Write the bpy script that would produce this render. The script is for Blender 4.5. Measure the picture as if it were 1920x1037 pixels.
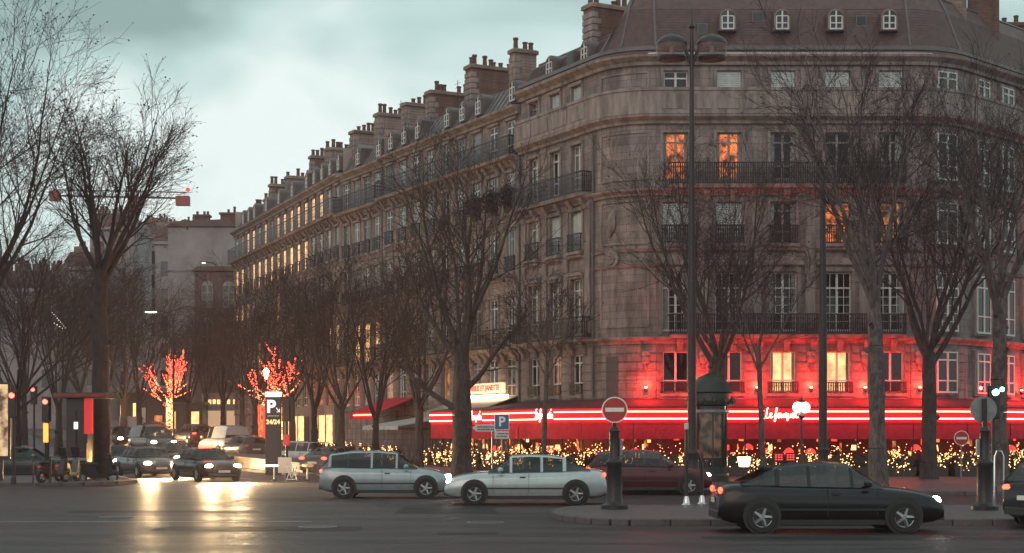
import bpy, math, random
import numpy as np
from mathutils import Vector, Matrix

R = math.radians
PI = math.pi
for o in list(bpy.data.objects):
    bpy.data.objects.remove(o)
scene = bpy.context.scene
COL = scene.collection

# ------------------------------------------------------------------ camera, sky, light, exposure
F = 3000.0                # focal length in photograph pixels (1920 wide)
HZ = 815.0                # horizon row of the photograph
CAMH = 2.0
cd = bpy.data.cameras.new('camera')
cam = bpy.data.objects.new('camera', cd)
COL.objects.link(cam)
cam.location = (0, 0, CAMH)
cam.rotation_euler = (PI / 2, 0, 0)
cd.sensor_width = 36.0
cd.lens = 36.0 * F / 1920.0
cd.shift_y = (HZ - 518.5) / 1920.0
cd.clip_end = 3000
cd.clip_start = 0.1
scene.camera = cam

SUN_EL, SUN_AZ = R(24), R(205)       # low overcast afterglow from behind the camera
world = bpy.data.worlds.new('World')
scene.world = world
world.use_nodes = True
wn = world.node_tree.nodes
wl = world.node_tree.links
wn.clear()
w_out = wn.new('ShaderNodeOutputWorld')
w_bg = wn.new('ShaderNodeBackground')
w_sky = wn.new('ShaderNodeTexSky')
w_sky.sky_type = 'NISHITA'
w_sky.sun_disc = False
w_sky.sun_elevation = SUN_EL
w_sky.sun_rotation = SUN_AZ
w_sky.dust_density = 2.5
w_sky.ozone_density = 1.5
w_tc = wn.new('ShaderNodeTexCoord')
w_map = wn.new('ShaderNodeMapping')
w_map.inputs['Scale'].default_value = (1.0, 1.0, 2.2)
w_map.inputs['Location'].default_value = (12.4651, -13.6989, 11.1464)
w_noise = wn.new('ShaderNodeTexNoise')
w_noise.inputs['Scale'].default_value = 3.2
w_noise.inputs['Detail'].default_value = 3.6
w_noise.inputs['Roughness'].default_value = 0.5
w_noise.inputs['Distortion'].default_value = 0.5
w_ramp = wn.new('ShaderNodeValToRGB')
w_ramp.color_ramp.elements[0].position = 0.36
w_ramp.color_ramp.elements[0].color = (3.2, 4.6, 4.35, 1)
w_ramp.color_ramp.elements[1].position = 0.61
w_ramp.color_ramp.elements[1].color = (9.7, 10.9, 10.5, 1)
w_el = w_ramp.color_ramp.elements.new(0.49)
w_el.color = (6.0, 8.1, 7.7, 1)
w_mix = wn.new('ShaderNodeMix')
w_mix.data_type = 'RGBA'
w_mix.inputs[0].default_value = 0.9
wl.new(w_tc.outputs['Generated'], w_map.inputs['Vector'])
wl.new(w_map.outputs['Vector'], w_noise.inputs['Vector'])
wl.new(w_noise.outputs['Fac'], w_ramp.inputs['Fac'])
wl.new(w_sky.outputs['Color'], w_mix.inputs[6])
wl.new(w_ramp.outputs['Color'], w_mix.inputs[7])
wl.new(w_mix.outputs[2], w_bg.inputs['Color'])
w_bg.inputs['Strength'].default_value = 0.1
wl.new(w_bg.outputs['Background'], w_out.inputs['Surface'])

sd = bpy.data.lights.new('sun', 'SUN')
sd.energy = 0.55
sd.angle = R(40)
sd.color = (1.0, 0.58, 0.5)
sun = bpy.data.objects.new('sun', sd)
COL.objects.link(sun)
sdir = Vector((math.sin(SUN_AZ) * math.cos(SUN_EL), math.cos(SUN_AZ) * math.cos(SUN_EL), math.sin(SUN_EL)))
sun.rotation_euler = sdir.to_track_quat('Z', 'Y').to_euler()

vs = scene.view_settings
vs.view_transform = 'Standard'
vs.look = 'None'
vs.exposure = 0.0
vs.gamma = 1.0
vs.use_curve_mapping = False
scene.cycles.use_denoising = True
scene.cycles.sample_clamp_indirect = 6.0
scene.cycles.max_bounces = 4
scene.cycles.diffuse_bounces = 2
scene.cycles.glossy_bounces = 3
scene.cycles.transparent_max_bounces = 10
scene.cycles.volume_bounces = 0
scene.cycles.caustics_reflective = False
scene.cycles.caustics_refractive = False


# ------------------------------------------------------------------ helpers
def zg(y):
    """height of the ground: level square, then the avenue climbs gently"""
    t = max(0.0, y - 80.0)
    if t < 12:
        return 0.0375 * t * t / 24.0
    return 0.0375 * (t - 6.0)


def W(px, s, py=None):
    """photograph column / scale (pixels per metre) -> world"""
    y = F / s
    x = (px - 960.0) / s
    if py is None:
        return (x, y, zg(y))
    return (x, y, CAMH + (HZ - py) / s)


def PX(x, y, z=0):
    return 960 + F * x / y, HZ - F * (z - CAMH) / y


MATS = {}


def mat(name, col, rough=0.7, metal=0.0, var=0.0, nscale=6.0, bump=0.0, bscale=30.0, emit=None, estr=0.0, alpha=1.0, spec=0.5, coord='Object'):
    if name in MATS:
        return MATS[name]
    m = bpy.data.materials.new(name)
    m.use_nodes = True
    nt = m.node_tree
    b = nt.nodes['Principled BSDF']
    b.inputs['Base Color'].default_value = (*col, 1)
    b.inputs['Roughness'].default_value = rough
    b.inputs['Metallic'].default_value = metal
    b.inputs['Specular IOR Level'].default_value = spec
    if emit:
        b.inputs['Emission Color'].default_value = (*emit, 1)
        b.inputs['Emission Strength'].default_value = estr
    if alpha < 1:
        b.inputs['Alpha'].default_value = alpha
    if var or bump:
        tc = nt.nodes.new('ShaderNodeTexCoord')
        src = tc.outputs[coord]
    if var:
        n = nt.nodes.new('ShaderNodeTexNoise')
        n.inputs['Scale'].default_value = nscale
        n.inputs['Detail'].default_value = 6
        n.inputs['Roughness'].default_value = 0.65
        nt.links.new(src, n.inputs['Vector'])
        r = nt.nodes.new('ShaderNodeMapRange')
        r.inputs['From Min'].default_value = 0.3
        r.inputs['From Max'].default_value = 0.7
        r.inputs['To Min'].default_value = 1 - var
        r.inputs['To Max'].default_value = 1 + var
        nt.links.new(n.outputs['Fac'], r.inputs['Value'])
        mx = nt.nodes.new('ShaderNodeVectorMath')
        mx.operation = 'SCALE'
        mx.inputs[0].default_value = col
        nt.links.new(r.outputs['Result'], mx.inputs['Scale'])
        nt.links.new(mx.outputs['Vector'], b.inputs['Base Color'])
    if bump:
        n2 = nt.nodes.new('ShaderNodeTexNoise')
        n2.inputs['Scale'].default_value = bscale
        n2.inputs['Detail'].default_value = 4
        nt.links.new(src, n2.inputs['Vector'])
        bp = nt.nodes.new('ShaderNodeBump')
        bp.inputs['Strength'].default_value = bump
        bp.inputs['Distance'].default_value = 0.05
        nt.links.new(n2.outputs['Fac'], bp.inputs['Height'])
        nt.links.new(bp.outputs['Normal'], b.inputs['Normal'])
    MATS[name] = m
    return m


def emat(name, col, strength):
    if name in MATS:
        return MATS[name]
    m = bpy.data.materials.new(name)
    m.use_nodes = True
    b = m.node_tree.nodes['Principled BSDF']
    b.inputs['Base Color'].default_value = (col[0] * .5, col[1] * .5, col[2] * .5, 1)
    b.inputs['Emission Color'].default_value = (*col, 1)
    b.inputs['Emission Strength'].default_value = strength
    MATS[name] = m
    return m


def lit_mat(name, col, strength, lo=0.25, scale=1.7):
    """room seen through a lit window: uneven glow, different behind every window"""
    m = bpy.data.materials.new(name)
    m.use_nodes = True
    nt = m.node_tree
    b = nt.nodes['Principled BSDF']
    b.inputs['Base Color'].default_value = (col[0] * .4, col[1] * .4, col[2] * .4, 1)
    b.inputs['Emission Color'].default_value = (*col, 1)
    tc = nt.nodes.new('ShaderNodeTexCoord')
    oi = nt.nodes.new('ShaderNodeObjectInfo')
    sc = nt.nodes.new('ShaderNodeMath')
    sc.operation = 'MULTIPLY'
    sc.inputs[1].default_value = 90
    nt.links.new(oi.outputs['Random'], sc.inputs[0])
    ad = nt.nodes.new('ShaderNodeVectorMath')
    ad.operation = 'ADD'
    nt.links.new(tc.outputs['Object'], ad.inputs[0])
    nt.links.new(sc.outputs[0], ad.inputs[1])
    n = nt.nodes.new('ShaderNodeTexNoise')
    n.inputs['Scale'].default_value = scale
    n.inputs['Detail'].default_value = 3
    n.inputs['Roughness'].default_value = 0.6
    nt.links.new(ad.outputs[0], n.inputs['Vector'])
    r = nt.nodes.new('ShaderNodeMapRange')
    r.inputs['From Min'].default_value = 0.38
    r.inputs['From Max'].default_value = 0.62
    r.inputs['To Min'].default_value = strength * lo
    r.inputs['To Max'].default_value = strength
    nt.links.new(n.outputs['Fac'], r.inputs['Value'])
    nt.links.new(r.outputs[0], b.inputs['Emission Strength'])
    MATS[name] = m
    return m


def stone_mat(name, col, joint=(0.9, 0.34), grime=0.28, joints=True):
    m = bpy.data.materials.new(name)
    m.use_nodes = True
    nt = m.node_tree
    L = nt.links.new
    b = nt.nodes['Principled BSDF']
    b.inputs['Roughness'].default_value = 0.88
    tc = nt.nodes.new('ShaderNodeTexCoord')
    sep = nt.nodes.new('ShaderNodeSeparateXYZ')
    L(tc.outputs['Object'], sep.inputs[0])
    cmb = nt.nodes.new('ShaderNodeCombineXYZ')
    L(sep.outputs['X'], cmb.inputs['X'])
    L(sep.outputs['Z'], cmb.inputs['Y'])
    br = nt.nodes.new('ShaderNodeTexBrick')
    br.inputs['Scale'].default_value = 1.0
    br.inputs['Brick Width'].default_value = joint[0]
    br.inputs['Row Height'].default_value = joint[1]
    br.inputs['Mortar Size'].default_value = 0.012
    br.inputs['Mortar Smooth'].default_value = 0.4
    br.inputs['Bias'].default_value = -0.2
    c = np.array(col)
    br.inputs['Color1'].default_value = (*(c * 1.2), 1)
    br.inputs['Color2'].default_value = (*(c * 0.8), 1)
    br.inputs['Mortar'].default_value = (*(c * 0.5), 1)
    L(cmb.outputs[0], br.inputs['Vector'])
    n = nt.nodes.new('ShaderNodeTexNoise')
    n.inputs['Scale'].default_value = 0.8
    n.inputs['Detail'].default_value = 8
    n.inputs['Roughness'].default_value = 0.7
    mp = nt.nodes.new('ShaderNodeMapping')
    mp.inputs['Scale'].default_value = (2.6, 2.6, 0.5)
    L(tc.outputs['Object'], mp.inputs['Vector'])
    L(mp.outputs[0], n.inputs['Vector'])
    r = nt.nodes.new('ShaderNodeMapRange')
    r.inputs['From Min'].default_value = 0.32
    r.inputs['From Max'].default_value = 0.68
    r.inputs['To Min'].default_value = 1 - grime
    r.inputs['To Max'].default_value = 1 + grime * 0.6
    L(n.outputs['Fac'], r.inputs['Value'])
    mx = nt.nodes.new('ShaderNodeVectorMath')
    mx.operation = 'SCALE'
    if joints:
        L(br.outputs['Color'], mx.inputs[0])
    else:
        mx.inputs[0].default_value = col
    L(r.outputs['Result'], mx.inputs['Scale'])
    L(mx.outputs[0], b.inputs['Base Color'])
    bp = nt.nodes.new('ShaderNodeBump')
    bp.inputs['Strength'].default_value = 0.35
    bp.inputs['Distance'].default_value = 0.02
    n3 = nt.nodes.new('ShaderNodeTexNoise')
    n3.inputs['Scale'].default_value = 14
    n3.inputs['Detail'].default_value = 5
    L(tc.outputs['Object'], n3.inputs['Vector'])
    L(n3.outputs['Fac'], bp.inputs['Height'])
    L(bp.outputs[0], b.inputs['Normal'])
    MATS[name] = m
    return m


def glass_mat(name, tint=(0.02, 0.022, 0.025), trans=0.55):
    m = bpy.data.materials.new(name)
    m.use_nodes = True
    nt = m.node_tree
    nt.nodes.remove(nt.nodes['Principled BSDF'])
    out = nt.nodes['Material Output']
    t = nt.nodes.new('ShaderNodeBsdfTransparent')
    t.inputs[0].default_value = (0.85, 0.88, 0.88, 1)
    g = nt.nodes.new('ShaderNodeBsdfGlossy')
    g.inputs['Roughness'].default_value = 0.04
    g.inputs[0].default_value = (0.9, 0.9, 0.9, 1)
    d = nt.nodes.new('ShaderNodeBsdfDiffuse')
    d.inputs[0].default_value = (*tint, 1)
    m1 = nt.nodes.new('ShaderNodeMixShader')
    m1.inputs[0].default_value = trans
    fr = nt.nodes.new('ShaderNodeFresnel')
    fr.inputs[0].default_value = 1.5
    m2 = nt.nodes.new('ShaderNodeMixShader')
    L = nt.links.new
    L(d.outputs[0], m1.inputs[1])
    L(t.outputs[0], m1.inputs[2])
    L(fr.outputs[0], m2.inputs[0])
    L(m1.outputs[0], m2.inputs[1])
    L(g.outputs[0], m2.inputs[2])
    L(m2.outputs[0], out.inputs['Surface'])
    MATS[name] = m
    return m


class MB:
    def __init__(s):
        s.v, s.f = [], []

    def quad(s, a, b, c, d):
        n = len(s.v)
        s.v += [a, b, c, d]
        s.f.append((n, n + 1, n + 2, n + 3))
        return s

    def box(s, x0, x1, y0, y1, z0, z1):
        n = len(s.v)
        s.v += [(x0, y0, z0), (x1, y0, z0), (x1, y1, z0), (x0, y1, z0), (x0, y0, z1), (x1, y0, z1), (x1, y1, z1), (x0, y1, z1)]
        for q in ((0, 3, 2, 1), (4, 5, 6, 7), (0, 1, 5, 4), (1, 2, 6, 5), (2, 3, 7, 6), (3, 0, 4, 7)):
            s.f.append(tuple(n + i for i in q))
        return s

    def bbox(s, x0, x1, y0, y1, z0, z1, b=0.02):
        """box with chamfered vertical and top edges"""
        pts = [(x0 + b, y0), (x1 - b, y0), (x1, y0 + b), (x1, y1 - b), (x1 - b, y1), (x0 + b, y1), (x0, y1 - b), (x0, y0 + b)]
        pt2 = [(min(max(x, x0 + b), x1 - b), min(max(y, y0 + b), y1 - b)) for x, y in pts]
        n = len(s.v)
        s.v += [(x, y, z0) for x, y in pts] + [(x, y, z1 - b) for x, y in pts]
        cx, cy = (x0 + x1) / 2, (y0 + y1) / 2
        s.v += [(cx + (x - cx) * (1 - 2 * b / max(x1 - x0, 1e-6)), cy + (y - cy) * (1 - 2 * b / max(y1 - y0, 1e-6)), z1) for x, y in pts]
        for k in range(2):
            for i in range(8):
                j = (i + 1) % 8
                s.f.append((n + k * 8 + i, n + k * 8 + j, n + k * 8 + 8 + j, n + k * 8 + 8 + i))
        s.f.append(tuple(n + 16 + i for i in range(8)))
        s.f.append(tuple(n + i for i in reversed(range(8))))
        return s

    def tube(s, pts, r, k=8, cap=True):
        """tube along points; r a number or a list"""
        n = len(s.v)
        m = len(pts)
        P = [Vector(p) for p in pts]
        rs = r if isinstance(r, (list, tuple)) else [r] * m
        ref = None
        for i in range(m):
            d = (P[min(i + 1, m - 1)] - P[max(i - 1, 0)])
            if d.length < 1e-9:
                d = Vector((0, 0, 1))
            d.normalize()
            if ref is None or abs(ref.dot(d)) > 0.98:
                ref = Vector((0, 0, 1)) if abs(d.z) < 0.9 else Vector((1, 0, 0))
            u = d.cross(ref).normalized()
            w = d.cross(u)
            for j in range(k):
                a = 2 * PI * j / k
                q = P[i] + (u * math.cos(a) + w * math.sin(a)) * rs[i]
                s.v.append(tuple(q))
        for i in range(m - 1):
            for j in range(k):
                j2 = (j + 1) % k
                s.f.append((n + i * k + j, n + i * k + j2, n + (i + 1) * k + j2, n + (i + 1) * k + j))
        if cap:
            s.f.append(tuple(n + j for j in range(k)))
            s.f.append(tuple(n + (m - 1) * k + j for j in reversed(range(k))))
        return s

    def lathe(s, prof, k=16, cx=0, cy=0):
        n = len(s.v)
        m = len(prof)
        for r, z in prof:
            for j in range(k):
                a = 2 * PI * j / k
                s.v.append((cx + r * math.cos(a), cy + r * math.sin(a), z))
        for i in range(m - 1):
            for j in range(k):
                j2 = (j + 1) % k
                s.f.append((n + i * k + j, n + i * k + j2, n + (i + 1) * k + j2, n + (i + 1) * k + j))
        s.f.append(tuple(n + j for j in reversed(range(k))))
        s.f.append(tuple(n + (m - 1) * k + j for j in range(k)))
        return s

    def disc(s, c, n_axis, r, th, k=24):
        """solid disc, axis 'y'"""
        x, y, z = c
        n = len(s.v)
        for yy in (y - th / 2, y + th / 2):
            for j in range(k):
                a = 2 * PI * j / k
                s.v.append((x + r * math.cos(a), yy, z + r * math.sin(a)))
        for j in range(k):
            j2 = (j + 1) % k
            s.f.append((n + j, n + j2, n + k + j2, n + k + j))
        s.f.append(tuple(n + j for j in reversed(range(k))))
        s.f.append(tuple(n + k + j for j in range(k)))
        return s

    def blob(s, c, rad, seg=10, ring=6):
        n = len(s.v)
        cx, cy, cz = c
        rx, ry, rz = rad if isinstance(rad, (tuple, list)) else (rad,) * 3
        for i in range(ring + 1):
            t = PI * i / ring
            for j in range(seg):
                a = 2 * PI * j / seg
                s.v.append((cx + rx * math.sin(t) * math.cos(a), cy + ry * math.sin(t) * math.sin(a), cz + rz * math.cos(t)))
        for i in range(ring):
            for j in range(seg):
                j2 = (j + 1) % seg
                s.f.append((n + i * seg + j, n + (i + 1) * seg + j, n + (i + 1) * seg + j2, n + i * seg + j2))
        return s

    def bulb(s, c, r):
        n = len(s.v)
        x, y, z = c
        s.v += [(x + r, y, z), (x - r, y, z), (x, y + r, z), (x, y - r, z), (x, y, z + r), (x, y, z - r)]
        for q in ((0, 2, 4), (2, 1, 4), (1, 3, 4), (3, 0, 4), (2, 0, 5), (1, 2, 5), (3, 1, 5), (0, 3, 5)):
            s.f.append(tuple(n + i for i in q))
        return s

    def prism(s, poly, y0, y1):
        """polygon in x,z extruded along y"""
        n = len(s.v)
        k = len(poly)
        s.v += [(x, y0, z) for x, z in poly] + [(x, y1, z) for x, z in poly]
        for i in range(k):
            j = (i + 1) % k
            s.f.append((n + i, n + j, n + k + j, n + k + i))
        s.f.append(tuple(n + i for i in reversed(range(k))))
        s.f.append(tuple(n + k + i for i in range(k)))
        return s

    def sweep(s, path, prof, closed=True, caps=True):
        """path: (x, y, nx, ny); prof: (outward, z) loop"""
        n = len(s.v)
        k = len(prof)
        for x, y, nx, ny in path:
            for o, z in prof:
                s.v.append((x + nx * o, y + ny * o, z))
        kk = k if closed else k - 1
        for i in range(len(path) - 1):
            for j in range(kk):
                j2 = (j + 1) % k
                s.f.append((n + i * k + j, n + i * k + j2, n + (i + 1) * k + j2, n + (i + 1) * k + j))
        if closed and caps:
            s.f.append(tuple(n + j for j in reversed(range(k))))
            s.f.append(tuple(n + (len(path) - 1) * k + j for j in range(k)))
        return s

    def mesh(s, name, m, smooth=False):
        me = bpy.data.meshes.new(name)
        me.from_pydata(s.v, [], s.f)
        me.validate()
        if m is not None:
            me.materials.append(MATS[m] if isinstance(m, str) else m)
        if smooth:
            me.polygons.foreach_set('use_smooth', [True] * len(me.polygons))
            try:
                me.set_sharp_from_angle(angle=R(40))
            except Exception:
                pass
        me.update()
        return me


def link(name, data, parent=None, loc=(0, 0, 0), rz=0.0):
    o = bpy.data.objects.new(name, data)
    COL.objects.link(o)
    o.location = loc
    o.rotation_euler = (0, 0, rz)
    if parent is not None:
        o.parent = parent
    return o


def obj(name, mb, m, parent=None, loc=(0, 0, 0), rz=0.0, smooth=False):
    return link(name, mb.mesh(name, m, smooth), parent, loc, rz)


def tag(o, label, cat, group=None):
    o['label'] = label
    o['category'] = cat
    if group:
        o['group'] = group
    return o


def thing(name, label, cat, loc=(0, 0, 0), rz=0.0, group=None):
    o = link(name, None, None, loc, rz)
    return tag(o, label, cat, group)


def structure(o):
    o['kind'] = 'structure'
    return o


def stuff(o):
    o['kind'] = 'stuff'
    return o


def np_mesh(name, V, Fc, m, smooth=False):
    me = bpy.data.meshes.new(name)
    nv, nf, k = len(V), len(Fc), Fc.shape[1]
    me.vertices.add(nv)
    me.vertices.foreach_set('co', np.ascontiguousarray(V, dtype=np.float32).ravel())
    me.loops.add(nf * k)
    me.loops.foreach_set('vertex_index', np.ascontiguousarray(Fc, dtype=np.int32).ravel())
    me.polygons.add(nf)
    me.polygons.foreach_set('loop_start', np.arange(0, nf * k, k, dtype=np.int32))
    me.polygons.foreach_set('loop_total', np.full(nf, k, dtype=np.int32))
    if smooth:
        me.polygons.foreach_set('use_smooth', np.ones(nf, dtype=bool))
    me.update(calc_edges=True)
    me.materials.append(MATS[m])
    return me


def text_mesh(txt, size, m, extrude=0.004, bold=0.0):
    cu = bpy.data.curves.new('lettering', 'FONT')
    cu.body = txt
    cu.size = size
    cu.align_x = 'CENTER'
    cu.align_y = 'CENTER'
    cu.extrude = extrude
    cu.offset = bold
    t = bpy.data.objects.new('lettering', cu)
    COL.objects.link(t)
    dg = bpy.context.evaluated_depsgraph_get()
    me = bpy.data.meshes.new_from_object(t.evaluated_get(dg))
    bpy.data.objects.remove(t)
    bpy.data.curves.remove(cu)
    me.materials.clear()
    me.materials.append(MATS[m])
    # stand the text up: x right, z up, facing -y
    me.transform(Matrix.Rotation(PI / 2, 4, 'X'))
    return me


# ------------------------------------------------------------------ materials
stone_mat('limestone', (0.232, 0.188, 0.18), grime=0.6)
stone_mat('limestone_trim', (0.27, 0.22, 0.208), joints=False, grime=0.65)
stone_mat('limestone_warm', (0.25, 0.195, 0.178), grime=0.65)
stone_mat('limestone_grey', (0.24, 0.19, 0.182), grime=0.55)
stone_mat('render_wall', (0.36, 0.30, 0.285), joints=False, grime=0.3)
stone_mat('chimney_render', (0.24, 0.175, 0.155), joint=(0.5, 0.16), grime=0.4)
stone_mat('chimney_brick', (0.16, 0.085, 0.07), joint=(0.24, 0.08), grime=0.4)
mat('pot_clay', (0.13, 0.06, 0.045), 0.8, var=0.3)
mat('slate', (0.10, 0.058, 0.054), 0.55, var=0.3, nscale=3, bump=0.4, bscale=9)
mat('zinc', (0.12, 0.105, 0.108), 0.45, var=0.25, nscale=2.5)
mat('iron', (0.012, 0.01, 0.012), 0.5, var=0.2)
mat('window_paint', (0.62, 0.62, 0.6), 0.45, var=0.1)
mat('window_paint_dim', (0.3, 0.26, 0.25), 0.5, var=0.1)
mat('shutter_paint', (0.5, 0.55, 0.54), 0.6, var=0.15)
mat('door_paint', (0.07, 0.06, 0.07), 0.5, var=0.15)
mat('curtain', (0.72, 0.72, 0.7), 0.9, var=0.15)
mat('room_dark', (0.02, 0.018, 0.018), 0.9, var=0.3, nscale=0.6)  # darkness of the unlit rooms put into the colour of their backing
lit_mat('lit_amber', (1.0, 0.5, 0.17), 3.6, 0.45)
lit_mat('lit_gold', (1.0, 0.55, 0.22), 2.4, 0.5)
lit_mat('lit_orange', (1.0, 0.22, 0.05), 1.7, 0.03, 2.6)
lit_mat('lit_dim', (1.0, 0.36, 0.12), 0.9, 0.02, 2.4)
emat('lamp_warm', (1.0, 0.72, 0.4), 9)
emat('lamp_white', (1.0, 0.88, 0.66), 3.5)
emat('neon', (1.0, 0.16, 0.1), 7.0)
emat('neon_core', (1.0, 0.30, 0.2), 9)
emat('bulb_warm', (1.0, 0.46, 0.16), 9)
emat('bulb_red', (1.0, 0.09, 0.045), 13)
emat('bulb_orange', (1.0, 0.3, 0.1), 13)
emat('headlight', (1.0, 0.58, 0.22), 2900)
emat('headlight_dim', (1.0, 0.9, 0.75), 60)
emat('taillight', (1.0, 0.06, 0.03), 7)
emat('taillight_faint', (0.5, 0.02, 0.02), 0.6)  # unlit lens given a faint red glow of its own
emat('signal_red', (1.0, 0.05, 0.03), 14)
emat('signal_green', (0.3, 1.0, 0.75), 14)
emat('signal_amber', (1.0, 0.25, 0.04), 3)
emat('sign_cream', (1.0, 0.72, 0.45), 1.1)
emat('sign_white', (0.95, 0.97, 1.0), 1.0)
emat('sign_red_glow', (1.0, 0.05, 0.04), 1.6)
emat('banner_red', (1.0, 0.04, 0.04), 0.45)
emat('sign_red_dim', (1.0, 0.05, 0.04), 0.25)
emat('poster_light', (1.0, 0.62, 0.36), 0.5)
mat('awning_red', (0.6, 0.004, 0.028), 0.75, var=0.2, nscale=3, bump=0.3, bscale=12)
mat('awning_top', (0.09, 0.012, 0.02), 0.8, var=0.3, nscale=3)
mat('awning_grey', (0.3, 0.26, 0.25), 0.85, var=0.2, nscale=3)
mat('awning_white', (0.5, 0.5, 0.48), 0.85, var=0.15, nscale=3)
mat('cafe_dark', (0.03, 0.016, 0.016), 0.5, var=0.3)
mat('cafe_red', (0.3, 0.02, 0.02), 0.6, var=0.3)
mat('hedge_leaf', (0.02, 0.028, 0.016), 0.7, var=0.4)
mat('planter', (0.05, 0.035, 0.03), 0.6, var=0.3)


def bark_mat(name, dark, pale):
    m = mat(name, pale, 0.9, bump=0.7, bscale=14)
    nt = m.node_tree
    b = nt.nodes['Principled BSDF']
    tc = nt.nodes.new('ShaderNodeTexCoord')
    mp = nt.nodes.new('ShaderNodeMapping')
    mp.inputs['Scale'].default_value = (3.4, 3.4, 1.5)
    nt.links.new(tc.outputs['Object'], mp.inputs[0])
    n = nt.nodes.new('ShaderNodeTexNoise')
    n.inputs['Scale'].default_value = 1.5
    n.inputs['Detail'].default_value = 7
    n.inputs['Roughness'].default_value = 0.7
    n.inputs['Distortion'].default_value = 1.0
    nt.links.new(mp.outputs[0], n.inputs['Vector'])
    r = nt.nodes.new('ShaderNodeValToRGB')
    r.color_ramp.elements[0].position = 0.4
    r.color_ramp.elements[0].color = (*dark, 1)
    r.color_ramp.elements[1].position = 0.64
    r.color_ramp.elements[1].color = (*pale, 1)
    nt.links.new(n.outputs['Fac'], r.inputs[0])
    nt.links.new(r.outputs[0], b.inputs['Base Color'])


bark_mat('bark', (0.028, 0.02, 0.02), (0.085, 0.066, 0.062))
bark_mat('bark_dark', (0.018, 0.012, 0.013), (0.045, 0.032, 0.033))
bark_mat('bark_pale', (0.05, 0.038, 0.037), (0.15, 0.12, 0.115))
mat('twig', (0.03, 0.018, 0.019), 0.9)
mat('twig_dark', (0.022, 0.013, 0.015), 0.9)
mat('dead_leaf', (0.065, 0.03, 0.024), 0.8)
mat('metal_dark', (0.028, 0.024, 0.027), 0.42, metal=0.3, var=0.25, nscale=10)
mat('metal_grey', (0.22, 0.22, 0.23), 0.4, metal=0.5, var=0.2)
mat('chrome', (0.6, 0.6, 0.6), 0.15, metal=1.0)
mat('kiosk_green', (0.018, 0.024, 0.02), 0.4, var=0.2)
mat('sign_blue', (0.03, 0.12, 0.24), 0.4, var=0.08)
mat('sign_red', (0.42, 0.03, 0.03), 0.45, var=0.12)
mat('sign_paint_white', (0.78, 0.76, 0.74), 0.5, var=0.06)
mat('sign_panel_white', (0.55, 0.55, 0.53), 0.5, var=0.1)
mat('sign_ink', (0.05, 0.05, 0.06), 0.6)
mat('sign_dark_blue', (0.02, 0.03, 0.045), 0.4)
mat('tyre', (0.016, 0.016, 0.016), 0.85, var=0.2)
mat('rim', (0.35, 0.35, 0.36), 0.3, metal=0.9)
mat('car_trim', (0.015, 0.015, 0.016), 0.55)
mat('plate', (0.6, 0.6, 0.56), 0.5)
mat('plate_yellow', (0.6, 0.45, 0.1), 0.5)
mat('kerb_stone', (0.085, 0.07, 0.072), 0.75, var=0.35, nscale=5, bump=0.3)
mat('paving', (0.075, 0.06, 0.063), 0.6, var=0.4, nscale=2.5, bump=0.2)
mat('line_paint', (0.3, 0.28, 0.28), 0.6, var=0.7, nscale=1.2)
mat('asphalt_patch', (0.022, 0.018, 0.02), 0.6, var=0.5, nscale=1.5, bump=0.4, bscale=25, spec=.15)
mat('far_wall', (0.27, 0.245, 0.245), 0.9, var=0.25, nscale=0.5)
mat('crane_red', (0.3, 0.05, 0.045), 0.6, var=0.2)
mat('crane_steel', (0.10, 0.06, 0.06), 0.6)
mat('glass_lamp', (0.28, 0.17, 0.16), 0.08, alpha=0.45)
mat('cloth_box', (0.62, 0.6, 0.56), 0.7, var=0.12)
mat('seat_black', (0.02, 0.02, 0.02), 0.6)
glass_mat('pane', trans=0.85)
glass_mat('shop_glass', trans=0.9)
def car_window_mat():
    m = bpy.data.materials.new('car_window')
    m.use_nodes = True
    nt = m.node_tree
    nt.nodes.remove(nt.nodes['Principled BSDF'])
    t = nt.nodes.new('ShaderNodeBsdfTransparent')
    t.inputs[0].default_value = (0.3, 0.32, 0.32, 1)
    g = nt.nodes.new('ShaderNodeBsdfGlossy')
    g.inputs['Roughness'].default_value = 0.05
    mx = nt.nodes.new('ShaderNodeMixShader')
    mx.inputs[0].default_value = 0.08
    nt.links.new(t.outputs[0], mx.inputs[1])
    nt.links.new(g.outputs[0], mx.inputs[2])
    nt.links.new(mx.outputs[0], nt.nodes['Material Output'].inputs['Surface'])
    MATS['car_window'] = m


car_window_mat()
CAR_GLASS = mat('car_glass', (0.012, 0.013, 0.015), 0.06, spec=0.8)


def paint(name, col, rough=0.25):
    if name in MATS:
        return name
    dk = max(col) < .1
    m = mat(name, col, rough, metal=0.0 if dk else 0.35, var=0.12, nscale=3, spec=.3 if dk else .5)
    m.node_tree.nodes['Principled BSDF'].inputs['Coat Weight'].default_value = 0.25 if dk else 0.6
    m.node_tree.nodes['Principled BSDF'].inputs['Coat Roughness'].default_value = 0.08
    return name


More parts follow.
